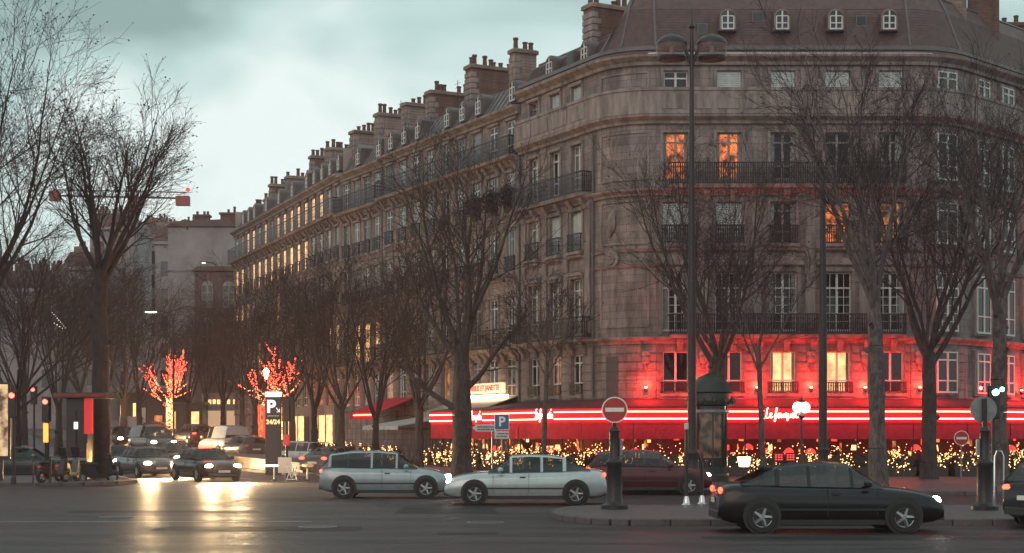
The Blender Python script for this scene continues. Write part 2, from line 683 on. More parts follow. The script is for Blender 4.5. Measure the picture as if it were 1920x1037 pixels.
def asphalt():
    m = bpy.data.materials.new('wet_asphalt')
    m.use_nodes = True
    nt = m.node_tree
    L = nt.links.new
    b = nt.nodes['Principled BSDF']
    b.inputs['Specular IOR Level'].default_value = 0.15
    tc = nt.nodes.new('ShaderNodeTexCoord')
    n1 = nt.nodes.new('ShaderNodeTexNoise')
    n1.inputs['Scale'].default_value = 0.5
    n1.inputs['Detail'].default_value = 7
    n1.inputs['Roughness'].default_value = 0.65
    mp = nt.nodes.new('ShaderNodeMapping')
    mp.inputs['Scale'].default_value = (0.35, 1.6, 1)
    L(tc.outputs['Object'], mp.inputs[0])
    L(mp.outputs[0], n1.inputs['Vector'])
    cr = nt.nodes.new('ShaderNodeValToRGB')
    cr.color_ramp.elements[0].position = 0.4
    cr.color_ramp.elements[0].color = (0.02, 0.014, 0.016, 1)
    cr.color_ramp.elements[1].position = 0.6
    cr.color_ramp.elements[1].color = (0.07, 0.052, 0.056, 1)
    L(n1.outputs['Fac'], cr.inputs[0])
    L(cr.outputs[0], b.inputs['Base Color'])
    rr = nt.nodes.new('ShaderNodeMapRange')
    rr.inputs['From Min'].default_value = 0.35
    rr.inputs['From Max'].default_value = 0.65
    rr.inputs['To Min'].default_value = 0.4
    rr.inputs['To Max'].default_value = 0.62
    L(n1.outputs['Fac'], rr.inputs['Value'])
    L(rr.outputs[0], b.inputs['Roughness'])
    n2 = nt.nodes.new('ShaderNodeTexNoise')
    n2.inputs['Scale'].default_value = 22
    n2.inputs['Detail'].default_value = 5
    L(tc.outputs['Object'], n2.inputs['Vector'])
    n4 = nt.nodes.new('ShaderNodeTexNoise')
    n4.inputs['Scale'].default_value = 1.1
    n4.inputs['Detail'].default_value = 3
    L(mp.outputs[0], n4.inputs['Vector'])
    ad = nt.nodes.new('ShaderNodeMath')
    ad.operation = 'MULTIPLY_ADD'
    ad.inputs[1].default_value = 2.0
    L(n4.outputs['Fac'], ad.inputs[0])
    L(n2.outputs['Fac'], ad.inputs[2])
    bp = nt.nodes.new('ShaderNodeBump')
    bp.inputs['Strength'].default_value = 0.7
    bp.inputs['Distance'].default_value = 0.03
    L(ad.outputs[0], bp.inputs['Height'])
    L(bp.outputs[0], b.inputs['Normal'])
    MATS['wet_asphalt'] = m


asphalt()
rng = random.Random(7)

# ================================================================== THE SETTING
# ---- ground / road : one sheet reaching the horizon
ys = [-60, -20, 0, 20, 40, 60, 80, 84, 88, 92, 100, 115, 130, 150, 180, 240, 400, 900]
mb = MB()
xs = [-700, -60, -30, -10, 0, 10, 30, 60, 700]
for y in ys:
    for x in xs:
        mb.v.append((x, y, zg(min(y, 260))))
for j in range(len(ys) - 1):
    for i in range(len(xs) - 1):
        a = j * len(xs) + i
        mb.f.append((a, a + 1, a + len(xs) + 1, a + len(xs)))
structure(obj('road', mb, 'wet_asphalt', smooth=True))

# facade directions -------------------------------------------------
TH = math.atan(1580.0 / F)                       # left facade leaves the view axis by this angle
DL = Vector((-math.sin(TH), math.cos(TH), 0))    # along the left facade, away from the corner
NL = Vector((-DL.y, DL.x, 0))                    # outward
TF = math.atan(1203.0 / F)
DF = Vector((-math.sin(TF), math.cos(TF), 0))
NF = Vector((-DF.y, DF.x, 0))
YF = 75.0
XS0 = 6.75                                       # front facade begins (left) ...
XS1 = 18.7                                       # ... and ends (right)
RA = 3.0
phi = PI / 2 - TH
Cl = Vector((XS0, YF + RA, 0))                   # centre of the left round corner
PLs = Cl + NL * RA                               # start of the straight left facade
T1, T2, T3 = 7.78, 25.9, 32.8                    # party walls along the left facade


def fl_t(px, o=0.0):
    """distance along the left facade at which a photograph column is met"""
    u = (px - 960) / F
    p = PLs + NL * o
    return (p.x - u * p.y) / (u * DL.y - DL.x)


def path_pts(t_left, right_len=12.0, step=9):
    """(x, y, nx, ny) from the left facade round the corner, front, round the right corner"""
    out = []
    for i in range(4):
        p = PLs + DL * (t_left * (1 - i / 4.0))
        out.append((p.x, p.y, NL.x, NL.y))
    a0 = math.atan2(NL.y, NL.x)
    a0 = a0 if a0 < 0 else a0 - 2 * PI
    a1 = -PI / 2
    for i in range(step + 1):
        a = a0 + (a1 - a0) * i / step
        out.append((Cl.x + RA * math.cos(a), Cl.y + RA * math.sin(a), math.cos(a), math.sin(a)))
    RB = 4.0
    cr = (XS1, YF + RB)
    a1, a2 = -PI / 2, -PI / 2 + R(45)
    for i in range(step + 1):
        a = a1 + (a2 - a1) * i / step
        out.append((cr[0] + RB * math.cos(a), cr[1] + RB * math.sin(a), math.cos(a), math.sin(a)))
    nx, ny = math.cos(a2), math.sin(a2)
    ex, ey = cr[0] + RB * nx, cr[1] + RB * ny
    out.append((ex - ny * right_len, ey + nx * right_len, nx, ny))
    return out


# ---- pavements (real kerb steps), split into kerb stones and slab surface
def pavement(name, poly, h=0.13):
    """poly counter-clockwise outline"""
    mb = MB()
    n = len(poly)
    mb.v += [(x, y, zg(y) + h) for x, y in poly] + [(x, y, zg(y) - 0.3) for x, y in poly]
    mb.f.append(tuple(range(n)))
    for i in range(n):
        j = (i + 1) % n
        mb.f.append((i, n + i, n + j, j))
    o = structure(obj(name, mb, 'paving'))
    return o


def kerb_line(parent, pts, h=0.135, w=0.3, ln=1.0):
    """kerb stones one by one along an open line of (x, y), inside to the left of travel"""
    cache = {}
    for (x0, y0), (x1, y1) in zip(pts[:-1], pts[1:]):
        d = Vector((x1 - x0, y1 - y0, 0))
        tot = d.length
        k = max(1, round(tot / ln))
        sl = tot / k
        d.normalize()
        key = round(sl, 2)
        if key not in cache:
            cache[key] = MB().bbox(0.006, sl - 0.006, -w / 2, w / 2, -0.2, h + 0.012, 0.025).mesh('kerb_stone', 'kerb_stone')
        for i in range(k):
            px, py = x0 + d.x * sl * i, y0 + d.y * sl * i
            o = link('kerb_stone', cache[key], parent, (px, py, zg(py)), math.atan2(d.y, d.x))


# kerb of the cafe pavement: along the avenue, round the corner, along the front street
kl = []
KO = 12.0
kp0 = PLs + NL * KO
for t in (110, 90, 70, 50, 36, 24, 14, 6, 0, -8, -13):
    p = kp0 + DL * t
    kl.append((p.x, p.y))
last = kp0 + DL * -13
corner = Vector((kp0.x + DL.x * ((53.0 - kp0.y) / DL.y), 53.0))
for k in range(1, 8):
    t = k / 7.0
    a = Vector((last.x, last.y))
    b = corner
    c = Vector((corner.x + 7, 53.0))
    q = a * (1 - t) ** 2 + b * 2 * t * (1 - t) + c * t * t
    kl.append((q.x, q.y))
kl.append((45.0, 53.0))
poly = kl + [(45.0, 75.2)] + [(p[0], p[1]) for p in reversed(path_pts(T3, 20))]
pe = PLs + DL * T3
poly += [((pe + DF * t).x, (pe + DF * t).y) for t in (34, 80)]
pv = pavement('cafe_pavement', poly)
kerb_line(pv, [q for q in kl if q[1] < 130])
# traffic island in the foreground
isl = []
for i in range(13):
    a = PI / 2 + PI * i / 12
    isl.append((2.6 + 1.5 * math.cos(a) - 0.0, 38.6 + 3.4 * math.sin(a)))
isl += [(13.2, 35.2), (14.0, 36.0), (14.0, 41.2), (13.2, 42.0)]
pi_ = pavement('traffic_island', isl, 0.14)
kerb_line(pi_, isl + [isl[0]], h=0.145, w=0.28, ln=0.9)
# left pavement of the avenue
lk = [(-60, 62.0), (-18.3, 62.0), (-16.8, 62.6), (-15.9, 64.0), (-15.6, 66.0)]
for t in (8, 20, 40, 70, 110):
    lk.append((-15.6 - 0.34 * t, 66 + 0.94 * t))
poly = lk + [(-120, 170), (-120, 62)]
pl_ = pavement('left_pavement', poly)
kerb_line(pl_, [q for q in lk if q[0] > -40 and q[1] < 110])

# road markings
def marking(x0, y0, x1, y1, w, label):
    d = Vector((x1 - x0, y1 - y0, 0)).normalized()
    n = Vector((-d.y, d.x, 0)) * w / 2
    mb = MB()
    z0, z1 = zg(y0) + 0.006, zg(y1) + 0.006
    mb.quad((x0 - n.x, y0 - n.y, z0), (x1 - n.x, y1 - n.y, z1), (x1 + n.x, y1 + n.y, z1), (x0 + n.x, y0 + n.y, z0))
    o = structure(obj('road_marking', mb, 'line_paint'))
    return o


marking(-26, 36.2, -4.6, 36.8, 0.16, '')
for k in range(9):
    a = kp0 + NL * 4.2 + DL * (-4 + k * 7.0)
    b = a + DL * 3.0
    marking(a.x, a.y, b.x, b.y, 0.14, '')


# resurfaced patches and cast-iron covers in the carriageway
pr_ = random.Random(51)
for (x, y, w_, d_) in ((-7.5, 33.2, 4.2, 1.6), (-3.0, 40.6, 2.6, 3.4), (3.6, 30.6, 3.4, .8), (-11.5, 41, 5.0, 1.2), (-1.5, 32.0, 1.2, .8), (-8.5, 48, 3.0, 2.4)):
    n_ = 10
    mbp = MB()
    mbp.v = [(x + w_ * (a + pr_.uniform(-.03, .03)), y + d_ * (b + pr_.uniform(-.04, .04)), .004) for a, b in ((0, 0), (.33, 0), (.66, .02), (1, 0), (1, .5), (1, 1), (.66, 1), (.33, .97), (0, 1), (0, .5))]
    mbp.f = [tuple(range(n_))]
    structure(obj('road_patch', mbp, 'asphalt_patch'))
for x, y, lab in ((-4.2, 34.6, 'round cast-iron manhole cover in the road at lower centre left'), (-.6, 36.4, 'round cast-iron manhole cover in the road left of the traffic island'), (-9.6, 38.8, 'round cast-iron manhole cover in the road below the headlights')):
    t = thing('manhole_cover', lab, 'manhole cover', (x, y, 0))
    obj('ring', MB().lathe([(.42, .0), (.42, .012), (.36, .012), (.36, .006)], 24), 'metal_grey', t)
    obj('lid', MB().lathe([(.355, .0), (.355, .009), (.02, .009)], 24), 'metal_dark', t)

# ================================================================== BUILDINGS
class Facade:
    def __init__(s, P, d, root):
        s.P = Vector((P[0], P[1], 0))
        s.d = Vector((d[0], d[1], 0)).normalized()
        s.n = Vector((-s.d.y, s.d.x, 0))
        s.root = root
        s.base = Vector(root.location)
        s.ang = math.atan2(s.d.y, s.d.x)

    def at(s, a, o=0.0, z=0.0):
        return s.P + s.d * a + s.n * o + Vector((0, 0, z))

    def part(s, name, data, a=0, o=0, z=0, parent=None):
        """put a mesh or an MB's mesh on the facade (local x along, y outward)"""
        if parent is not None:
            return link(name, data, parent, (a, o, z), 0)
        return link(name, data, s.root, s.at(a, o, z) - s.base, s.ang)


WIN = {}


def win_mesh(kind, w, h, style='casement', m='window_paint', flat=False):
    key = (kind, round(w, 2), round(h, 2), style, m, flat)
    if key in WIN:
        return WIN[key]
    mb = MB()
    if kind == 'frame':
        t = 0.055
        y0, y1 = -0.2, -0.13
        mb.box(-w / 2, -w / 2 + t, y0, y1, 0, h).box(w / 2 - t, w / 2, y0, y1, 0, h)
        mb.box(-w / 2 + t, w / 2 - t, y0, y1, 0, 0.09).box(-w / 2 + t, w / 2 - t, y0, y1, h - t, h)
        y0, y1 = -0.195, -0.12
        mb.box(-0.05, 0.05, y0, y1, 0.09, h - t)
        tr = 0.74 if style == 'grid' else 0.8
        if style != 'leaf':
            mb.box(-w / 2 + t, -0.05, -0.19, -0.125, h * tr - 0.035, h * tr + 0.035)
            mb.box(0.05, w / 2 - t, -0.19, -0.125, h * tr - 0.035, h * tr + 0.035)
        for sx in (-1, 1):
            xa, xb = sorted((sx * 0.05, sx * (w / 2 - t)))
            if style == 'grid':
                xm = (xa + xb) / 2
                mb.box(xm - 0.013, xm + 0.013, -0.182, -0.135, 0.09, h - t)
                for k in range(1, 5):
                    zz = 0.09 + (h * tr - 0.13) * k / 5
                    mb.box(xa, xb, -0.181, -0.136, zz - 0.012, zz + 0.012)
            else:
                zz = h * 0.3
                mb.box(xa, xb, -0.186, -0.13, zz - 0.03, zz + 0.03)
        me = mb.mesh('window', m)
    elif kind == 'pane':
        xa, xb = -w / 2 + 0.05, w / 2 - 0.05
        mb.quad((xb, -0.168, 0.08), (xa, -0.168, 0.08), (xa, -0.168, h - 0.05), (xb, -0.168, h - 0.05))   # faces outward
        me = mb.mesh('pane', 'pane')
    elif kind == 'curtain':
        # two drawn curtains with folds
        for x0, x1 in ((-w / 2, -w * style), (w * style, w / 2)) if style > 0 else ((-w / 2, w / 2),):
            k = max(4, int((x1 - x0) / 0.05))
            n0 = len(mb.v)
            for i in range(k + 1):
                x = x0 + (x1 - x0) * i / k
                y = -0.235 + 0.022 * math.sin(i * 1.9) + 0.008 * math.sin(i * 4.1)
                mb.v += [(x, y, 0.03), (x, y, h - 0.03)]
            for i in range(k):
                a = n0 + i * 2
                mb.f.append((a, a + 2, a + 3, a + 1))
        me = mb.mesh('curtain', m)
    elif kind == 'shutter':
        # closed louvred shutters
        for x0, x1 in ((-w / 2 + 0.01, -0.008), (0.008, w / 2 - 0.01)):
            mb.box(x0, x0 + 0.06, -0.1, -0.06, 0.02, h - 0.02).box(x1 - 0.06, x1, -0.1, -0.06, 0.02, h - 0.02)
            k = int(h / 0.09)
            for i in range(k):
                z = 0.03 + (h - 0.08) * i / k
                mb.box(x0 + 0.06, x1 - 0.06, -0.092, -0.068, z, z + (h - 0.08) / k * 0.8)
        me = mb.mesh('shutter', m)
    elif kind == 'room':
        mb.box(-w / 2 + 0.04, w / 2 - 0.04, -0.29, -0.275, 0.03, h - 0.03)
        me = mb.mesh('lit_room', m)
    if flat:      # slim joinery close to the face of the wall
        for v in me.vertices:
            v.co.y = -0.13 + (v.co.y + 0.13) * 0.14
    WIN[key] = me
    return me


def window(fc, a, z, w, h, style='casement', paint_='window_paint', fill=None, o=0.0, flat=False):
    """window part with its pane and what is seen through it as sub-parts"""
    wi = fc.part('window', win_mesh('frame', w, h, style, paint_, flat=flat), a, o, z)
    link('pane', win_mesh('pane', w, h, flat=flat), wi)
    if fill == 'blind':
        link('curtain', win_mesh('curtain', w, h, 0, 'curtain', flat=flat), wi)
    elif fill == 'curtains':
        link('curtain', win_mesh('curtain', w, h, 0.22, 'curtain', flat=flat), wi)
    elif fill == 'narrow':
        link('curtain', win_mesh('curtain', w, h, 0.32, 'curtain', flat=flat), wi)
    elif fill == 'shutter':
        link('shutter', win_mesh('shutter', w, h, 0, 'shutter_paint', flat=flat), wi)
    elif fill and fill.startswith('lit'):
        link('lit_room', win_mesh('room', w, h, 0, fill, flat=flat), wi)
        if rng.random() < 0.5:
            link('curtain', win_mesh('curtain', w, h, 0.36, 'curtain', flat=flat), wi)
    return wi


def wall_band(mb, s0, s1, z0, z1, ops, depth=0.26, o=0.0):
    """front skin of a storey with window openings and their reveals"""
    xs = sorted({s0, s1, *[v for a, z, w, h in ops for v in (a - w / 2, a + w / 2)]})
    zs = sorted({z0, z1, *[v for a, z, w, h in ops for v in (z, z + h)]})
    for i in range(len(xs) - 1):
        for j in range(len(zs) - 1):
            cx, cz = (xs[i] + xs[i + 1]) / 2, (zs[j] + zs[j + 1]) / 2
            if any(abs(cx - a) < w / 2 and z < cz < z + h for a, z, w, h in ops):
                continue
            mb.quad((xs[i], o, zs[j]), (xs[i], o, zs[j + 1]), (xs[i + 1], o, zs[j + 1]), (xs[i + 1], o, zs[j]))
    for a, z, w, h in ops:
        x0, x1 = a - w / 2, a + w / 2
        mb.quad((x0, o, z), (x0, o - depth, z), (x0, o - depth, z + h), (x0, o, z + h))
        mb.quad((x1, o, z), (x1, o, z + h), (x1, o - depth, z + h), (x1, o - depth, z))
        mb.quad((x0, o, z + h), (x0, o - depth, z + h), (x1, o - depth, z + h), (x1, o, z + h))
        mb.quad((x0, o, z), (x1, o, z), (x1, o - depth, z), (x0, o - depth, z))


CORNICE = [(0, -0.30), (0.12, -0.30), (0.14, -0.2), (0.3, -0.1), (0.34, -0.08), (0.36, 0.0), (0.0, 0.06)]
STRING = [(0, -0.12), (0.07, -0.12), (0.1, -0.04), (0.13, 0.0), (0, 0.03)]


def straight_path(s0, s1):
    return [(s0, 0, 0, 1), (s1, 0, 0, 1)]


def railing_mb(path, o, z0, h, step=0.105):
    """wrought iron railing along a path"""
    mb = MB()
    for zz, t in ((z0 + 0.06, 0.02), (z0 + h * 0.78, 0.014), (z0 + h, 0.032)):
        mb.sweep(path, [(o - t, zz - t), (o + t, zz - t), (o + t, zz + t), (o - t, zz + t)])
    # bars
    P = [Vector((x + nx * o, y + ny * o, 0)) for x, y, nx, ny in path]
    acc = 0.0
    k = 0
    for a, b in zip(P[:-1], P[1:]):
        L = (b - a).length
        n = max(1, int(L / step))
        d = (b - a) / n
        u = d.normalized()
        for i in range(n):
            q = a + d * (i + 0.5)
            wd = 0.027 if k % 8 else 0.036
            k += 1
            p0, p1 = q - u * wd, q + u * wd
            mb.quad((p0.x, p0.y, z0 + 0.05), (p1.x, p1.y, z0 + 0.05), (p1.x, p1.y, z0 + h), (p0.x, p0.y, z0 + h))
            # scroll ornament between the bars: a lozenge
            if k % 2 == 0:
                zc = z0 + h * 0.42
                e = u * 0.085
                r = 0.17
                v = Vector((0, 0, 1))
                for s1, s2 in ((1, 1), (1, -1)):
                    A = q - e + v * (zc - r * s2)
                    B = q + e + v * (zc + r * s2)
                    w_ = Vector((0, 0, 0.02))
                    mb.quad(tuple(A - w_), tuple(B - w_), tuple(B + w_), tuple(A + w_))
    return mb


def pot_row(parent, x0, x1, y, z, n, rng_, m='pot_clay'):
    cache = []
    for hh in (0.34, 0.45, 0.6):
        cache.append(MB().lathe([(0.13, 0), (0.12, hh * .8), (0.15, hh * .85), (0.14, hh), (0.08, hh)], 8).mesh('pot', m, True))
    for i in range(n):
        if rng_.random() < 0.14:
            continue
        xx = x0 + (x1 - x0) * (i + 0.5) / n + rng_.uniform(-.06, .06)
        link('pot', rng_.choice(cache), parent, (xx, y + rng_.uniform(-.04, .04), z))


def chimney(fc, t, o_front, o_back, ztop, zbot, th, m, npots, rng_, pots=True):
    """chimney stack / party wall standing across the roof; local x runs inwards here (o_front near the street)"""
    mb = MB()
    mb.bbox(-th / 2, th / 2, -o_back, -o_front, zbot, ztop - 0.22, 0.03)
    st = fc.part('chimney_stack', mb.mesh('chimney_stack', m), t, 0, 0)
    cap = MB().bbox(-th / 2 - 0.1, th / 2 + 0.1, -o_back - 0.1, -o_front + 0.1, ztop - 0.22, ztop, 0.05)
    link('chimney_cap', cap.mesh('chimney_cap', 'chimney_render'), st)
    # quoins on the street edge
    z = ztop - 0.7
    q = MB()
    i = 0
    while z > zbot + 0.3:
        dd = 0.5 if i % 2 else 0.3
        q.box(-th / 2 - 0.03, th / 2 + 0.03, -o_front - dd, -o_front + 0.03, z, z + 0.26)
        z -= 0.32
        i += 1
    if q.v:
        link('quoin', q.mesh('quoin', 'limestone_trim'), st)
    if pots:
        cache = []
        for hh in (0.32, 0.45, 0.62):
            cache.append(MB().lathe([(0.14, 0), (0.12, hh * .8), (0.16, hh * .85), (0.15, hh), (0.08, hh)], 8).mesh('pot', 'pot_clay', True))
        for i in range(npots):
            if rng_.random() < 0.15:
                continue
            yy = -o_front - (o_back - o_front) * (i + 0.5) / npots + rng_.uniform(-.08, .08)
            link('pot', rng_.choice(cache), st, (0, yy, ztop))
    return st


def dormer(fc, a, z, w, h, depth=1.4, arched=True, m='zinc'):
    """roof window: body with arched top, window with panes"""
    pts = [(-w / 2 - 0.12, 0), (w / 2 + 0.12, 0), (w / 2 + 0.12, h * .75)]
    if arched:
        for i in range(1, 8):
            t = PI * i / 8
            pts.append(((w / 2 + 0.12) * math.cos(t), h * .75 + (h * .38) * math.sin(t)))
    else:
        pts += [(w / 2 + 0.2, h), (0, h + 0.3), (-w / 2 - 0.2, h)]
    pts.append((-w / 2 - 0.12, h * .75))
    mb = MB().prism(pts, -depth, -0.06)
    body = fc.part('dormer', mb.mesh('dormer', m), a, 0, z)
    # trim ring
    tr = MB()
    ring = [((w / 2 + 0.02) * math.cos(t), h * .72 + h * .3 * math.sin(t)) for t in [PI * i / 10 for i in range(11)]]
    ring = [(w / 2 + 0.02, 0.05)] + ring + [(-w / 2 - 0.02, 0.05)]
    tr.tube([(x, -0.03, zz) for x, zz in ring], 0.05, 5)
    link('trim', tr.mesh('trim', 'limestone_trim'), body)
    fr = MB()
    fr.box(-w / 2, -w / 2 + .06, -0.055, 0.0, 0.05, h * .72).box(w / 2 - .06, w / 2, -0.055, 0.0, 0.05, h * .72)
    fr.box(-0.035, 0.035, -0.055, 0.0, 0.05, h * .98).box(-w / 2, w / 2, -0.053, -0.002, 0.05, 0.12)
    for k in (0.35, 0.7):
        fr.box(-w / 2 + .06, w / 2 - .06, -0.052, -0.004, h * k, h * k + .05)
    wi = link('window', fr.mesh('window', 'window_paint'), body)
    gl = [(w / 2 - .01, 0.06)] + [((w / 2 - .01) * math.cos(t), h * .72 + h * .27 * math.sin(t)) for t in [PI * i / 10 for i in range(11)]] + [(-w / 2 + .01, 0.06)]
    link('pane', MB().prism(gl, -0.057, -0.04).mesh('pane', 'car_glass'), wi)
    return body


RUST = {}


def rust_courses(fc, s0, s1, z0, z1, m, n=6, parent=None):
    """rusticated stone courses, each a block of its own, with recessed joints"""
    h = (z1 - z0) / n
    key = (round(s1 - s0, 2), round(h, 3), m)
    if key not in RUST:
        L = s1 - s0
        RUST[key] = MB().prism([(0.0, 0.025), (L, 0.025), (L, h - 0.025), (0.0, h - 0.025)], 0.0, 0.05).mesh('stone_course', m)
    for i in range(n):
        fc.part('stone_course', RUST[key], s0, 0.002, z0 + i * h)


def corbel(fc, a, z, parent=None, m='limestone_trim'):
    pts = [(0, 0.0), (0.12, 0.08), (0.18, 0.3), (0.34, 0.45), (0.36, 0.62), (0, 0.62)]
    key = 'corbel' + m
    if key not in RUST:
        mb = MB()
        n = 0
        for x in (-0.14, 0.14):
            mb.v += [(x, o + 0.0, zz) for o, zz in pts]
        k = len(pts)
        for i in range(k):
            j = (i + 1) % k
            mb.f.append((i, j, k + j, k + i))
        mb.f.append(tuple(range(k)))
        mb.f.append(tuple(k + i for i in reversed(range(k))))
        RUST[key] = mb.mesh('corbel', m)
    return fc.part('corbel', RUST[key], a, 0.05, z)


def shelf(fc, a, z, w, key='sill', o=0.18, h=0.12):
    k = (key, round(w, 2), o, h)
    if k not in RUST:
        RUST[k] = MB().prism([(-w / 2, 0), (w / 2, 0), (w / 2 + .03, h), (-w / 2 - .03, h)], 0.0, o).mesh(key, 'limestone_trim')
    return fc.part(key, RUST[k], a, 0.002, z)


def small_balcony(fc, a, z, w, proj=0.32, h=0.85):
    k = ('balc', round(w, 2), h)
    if k not in RUST:
        RUST[k] = MB().box(-w / 2 - 0.12, w / 2 + 0.12, 0.003, proj, -0.16, -0.02).box(-w / 2 - .06, w / 2 + .06, 0.003, proj - .1, -0.3, -0.16).mesh('balcony', 'limestone_trim')
        pth = [(-w / 2 - 0.06, 0.0, -1, 0), (-w / 2 - 0.06, proj - 0.06, 0, 1), (w / 2 + 0.06, proj - .06, 0, 1), (w / 2 + .06, 0.0, 1, 0)]
        RUST[k + ('r',)] = railing_mb(pth, 0.0, -0.02, h).mesh('railing', 'iron')
    b = fc.part('balcony', RUST[k], a, 0, z)
    link('railing', RUST[k + ('r',)], b)
    return b


# ---------------------------------------------------------------- corner building
cb = thing('corner_building', 'stone corner apartment building with rounded corners, slate roof and red-lit first floor over the cafe', 'building', (XS0, YF, 0))
base = Vector(cb.location)
P_all = path_pts(T1, 14.0)
P_rel = [(x - base.x, y - base.y, nx, ny) for x, y, nx, ny in P_all]
fL = Facade(PLs, DL, cb)
fLl = T1
fFr = Facade((XS1, YF), (-1, 0), cb)          # s runs from the right end to the left
LFr = XS1 - XS0
sF = lambda px: XS1 - (px - 960) / 40.0
cols_front = [sF(p) for p in (1670, 1570, 1468, 1367, 1267)]
cols_left = [1.91, 4.04, 6.27]
floors = [  # band z0, z1, window z, h, w
    (3.6, 6.5, 3.95, 1.95, 1.2),
    (6.5, 10.7, 6.85, 2.75, 1.3),
    (10.7, 13.5, 10.95, 1.95, 1.2),
    (13.5, 16.9, 13.95, 2.2, 1.15),
    (16.9, 19.4, 17.4, 1.65, 1.12),
]
fills_front = [
    [None, 'lit_gold', 'lit_gold', None, None],
    ['narrow', None, 'narrow', None, 'curtains'],
    ['lit_dim', 'lit_orange', 'narrow', 'shutter', 'shutter'],
    ['curtains', None, 'narrow', 'lit_orange', 'lit_orange'],
    ['shutter', 'shutter', 'shutter', 'shutter', None],
]
fills_left = [
    [None, 'lit_dim', None], ['curtains', 'curtains', 'narrow'], ['shutter', 'shutter', 'curtains'],
    ['curtains', None, 'narrow'], ['shutter', 'shutter', 'curtains']]
wf, wl_ = MB(), MB()
for fi, (z0, z1, wz, wh, ww) in enumerate(floors):
    wall_band(wf, 0, LFr, z0, z1, [(c, wz, ww, wh) for c in cols_front])
    w2 = ww * 0.85
    wall_band(wl_, 0, T1, z0, z1, [(c, wz, w2, wh) for c in cols_left])
    for c, fl in zip(cols_front, fills_front[fi]):
        window(fFr, c, wz, ww, wh, 'grid' if fi == 1 else 'leaf' if fi == 0 else 'casement', 'window_paint' if fi in (0, 1, 4) else 'window_paint_dim', fl)
    for c, fl in zip(cols_left, fills_left[fi]):
        window(fL, c, wz, w2, wh, 'casement', 'window_paint' if fi < 4 else 'window_paint_dim', fl)
fFr.part('wall', wf.mesh('wall', 'limestone'))
fL.part('wall', wl_.mesh('wall', 'limestone'))
for f_, L_ in ((fFr, LFr), (fL, T1)):
    f_.part('interior_wall', MB().quad((-0.3, -2.6, 3.4), (-0.3, -2.6, 19.6), (L_ + .3, -2.6, 19.6), (L_ + .3, -2.6, 3.4)).mesh('interior_wall', 'room_dark'))
    for zz in (6.48, 10.68, 13.48, 16.88):
        f_.part('floor_slab', MB().box(0, L_, -2.6, -0.3, zz - .1, zz).mesh('floor_slab', 'room_dark'))
# rounded corner walls
n_l = 4 + 10
arcL = P_rel[4:14]
arcR = P_rel[14:24]
right_ = P_rel[23:25]
obj('corner_wall', MB().sweep(arcL, [(0, 3.6), (0, 19.4)], closed=False), 'limestone', cb, smooth=True)
obj('corner_wall', MB().sweep(arcR, [(0, 3.6), (0, 19.4)], closed=False), 'limestone', cb, smooth=True)
obj('wall', MB().sweep(right_, [(0, 3.6), (0, 19.4)], closed=False), 'limestone', cb)
# right facade and right round corner windows
fR = Facade((P_all[24][0], P_all[24][1]), (P_all[23][0] - P_all[24][0], P_all[23][1] - P_all[24][1]), cb)
RL = 14.0
for fi, (z0, z1, wz, wh, ww) in enumerate(floors):
    for c in (RL - 1.5, RL - 3.9, RL - 6.3, RL - 8.7):
        fR.part('window_surround', MB().box(c - ww / 2 - .14, c + ww / 2 + .14, 0.0, 0.16, wz - .1, wz + wh + .15).mesh('window_surround', 'limestone_trim'))
        wi = fR.part('window', win_mesh('frame', ww, wh, 'casement', 'window_paint'), c, 0.37, wz)
        link('pane', MB().box(-ww / 2 + .05, ww / 2 - .05, -.2, -.17, .08, wh - .05).mesh('pane', 'car_glass'), wi)
    # round corner: one bay in the middle
    q = P_all[14 + 5]
    fq = Facade((q[0], q[1]), (q[3], -q[2]), cb)
    fq.part('window_surround', MB().box(-ww / 2 - .14, ww / 2 + .14, -.1, 0.14, wz - .1, wz + wh + .15).mesh('window_surround', 'limestone_trim'))
    wi = fq.part('window', win_mesh('frame', ww, wh, 'grid' if fi == 1 else 'casement', 'window_paint'), 0, 0.35, wz)
    link('pane', MB().box(-ww / 2 + .05, ww / 2 - .05, -.21, -.17, .08, wh - .05).mesh('pane', 'car_glass'), wi)
# left round corner: narrow shuttered window below, framed panels and a medallion above
q1 = P_all[4 + 3]
fq1 = Facade((q1[0], q1[1]), (q1[3], -q1[2]), cb)
fq1.part('blind_window', MB().bbox(-0.36, 0.36, -.05, 0.06, 3.75, 5.7, .02).mesh('blind_window', 'door_paint'))
for z0, z1 in ((7.1, 9.9), (11.0, 13.0), (14.0, 16.2), (17.9, 19.0)):
    mbp = MB()
    sub = arcL[1:9]
    for zz in (z0, z1):
        mbp.sweep(sub, [(0.0, zz - .05), (0.06, zz - .05), (0.06, zz + .05), (0.0, zz + .05)])
    for e in (arcL[1:2] * 2, arcL[8:9] * 2):
        x, y, nx, ny = e[0]
        tx, ty = -ny * .05, nx * .05
        mbp.sweep([(x - tx, y - ty, nx, ny), (x + tx, y + ty, nx, ny)], [(0, z0), (0.06, z0), (0.06, z1), (0, z1)])
    obj('wall_panel', mbp, 'limestone_trim', cb)
md = MB().disc((0, .08, 0), 'y', 0.42, .16, 20).disc((0, .14, 0), 'y', 0.26, .16, 16)
fq1.part('medallion', md.mesh('medallion', 'limestone_trim'), 0, 0, 10.3)
garl = MB().blob((0, .1, 0), (.24, .14, .5)).blob((.12, .1, -.4), (.14, .1, .3)).blob((-.1, .1, .4), (.16, .1, .25))
fq1.part('carved_garland', garl.mesh('carved_garland', 'limestone_trim', True), 0, 0, 12.0)
# swept mouldings
def sweep_part(name, path, prof, m='limestone_trim', dz=0.0, sm=False):
    return obj(name, MB().sweep(path, [(o, z + dz) for o, z in prof]), m, cb, smooth=sm)


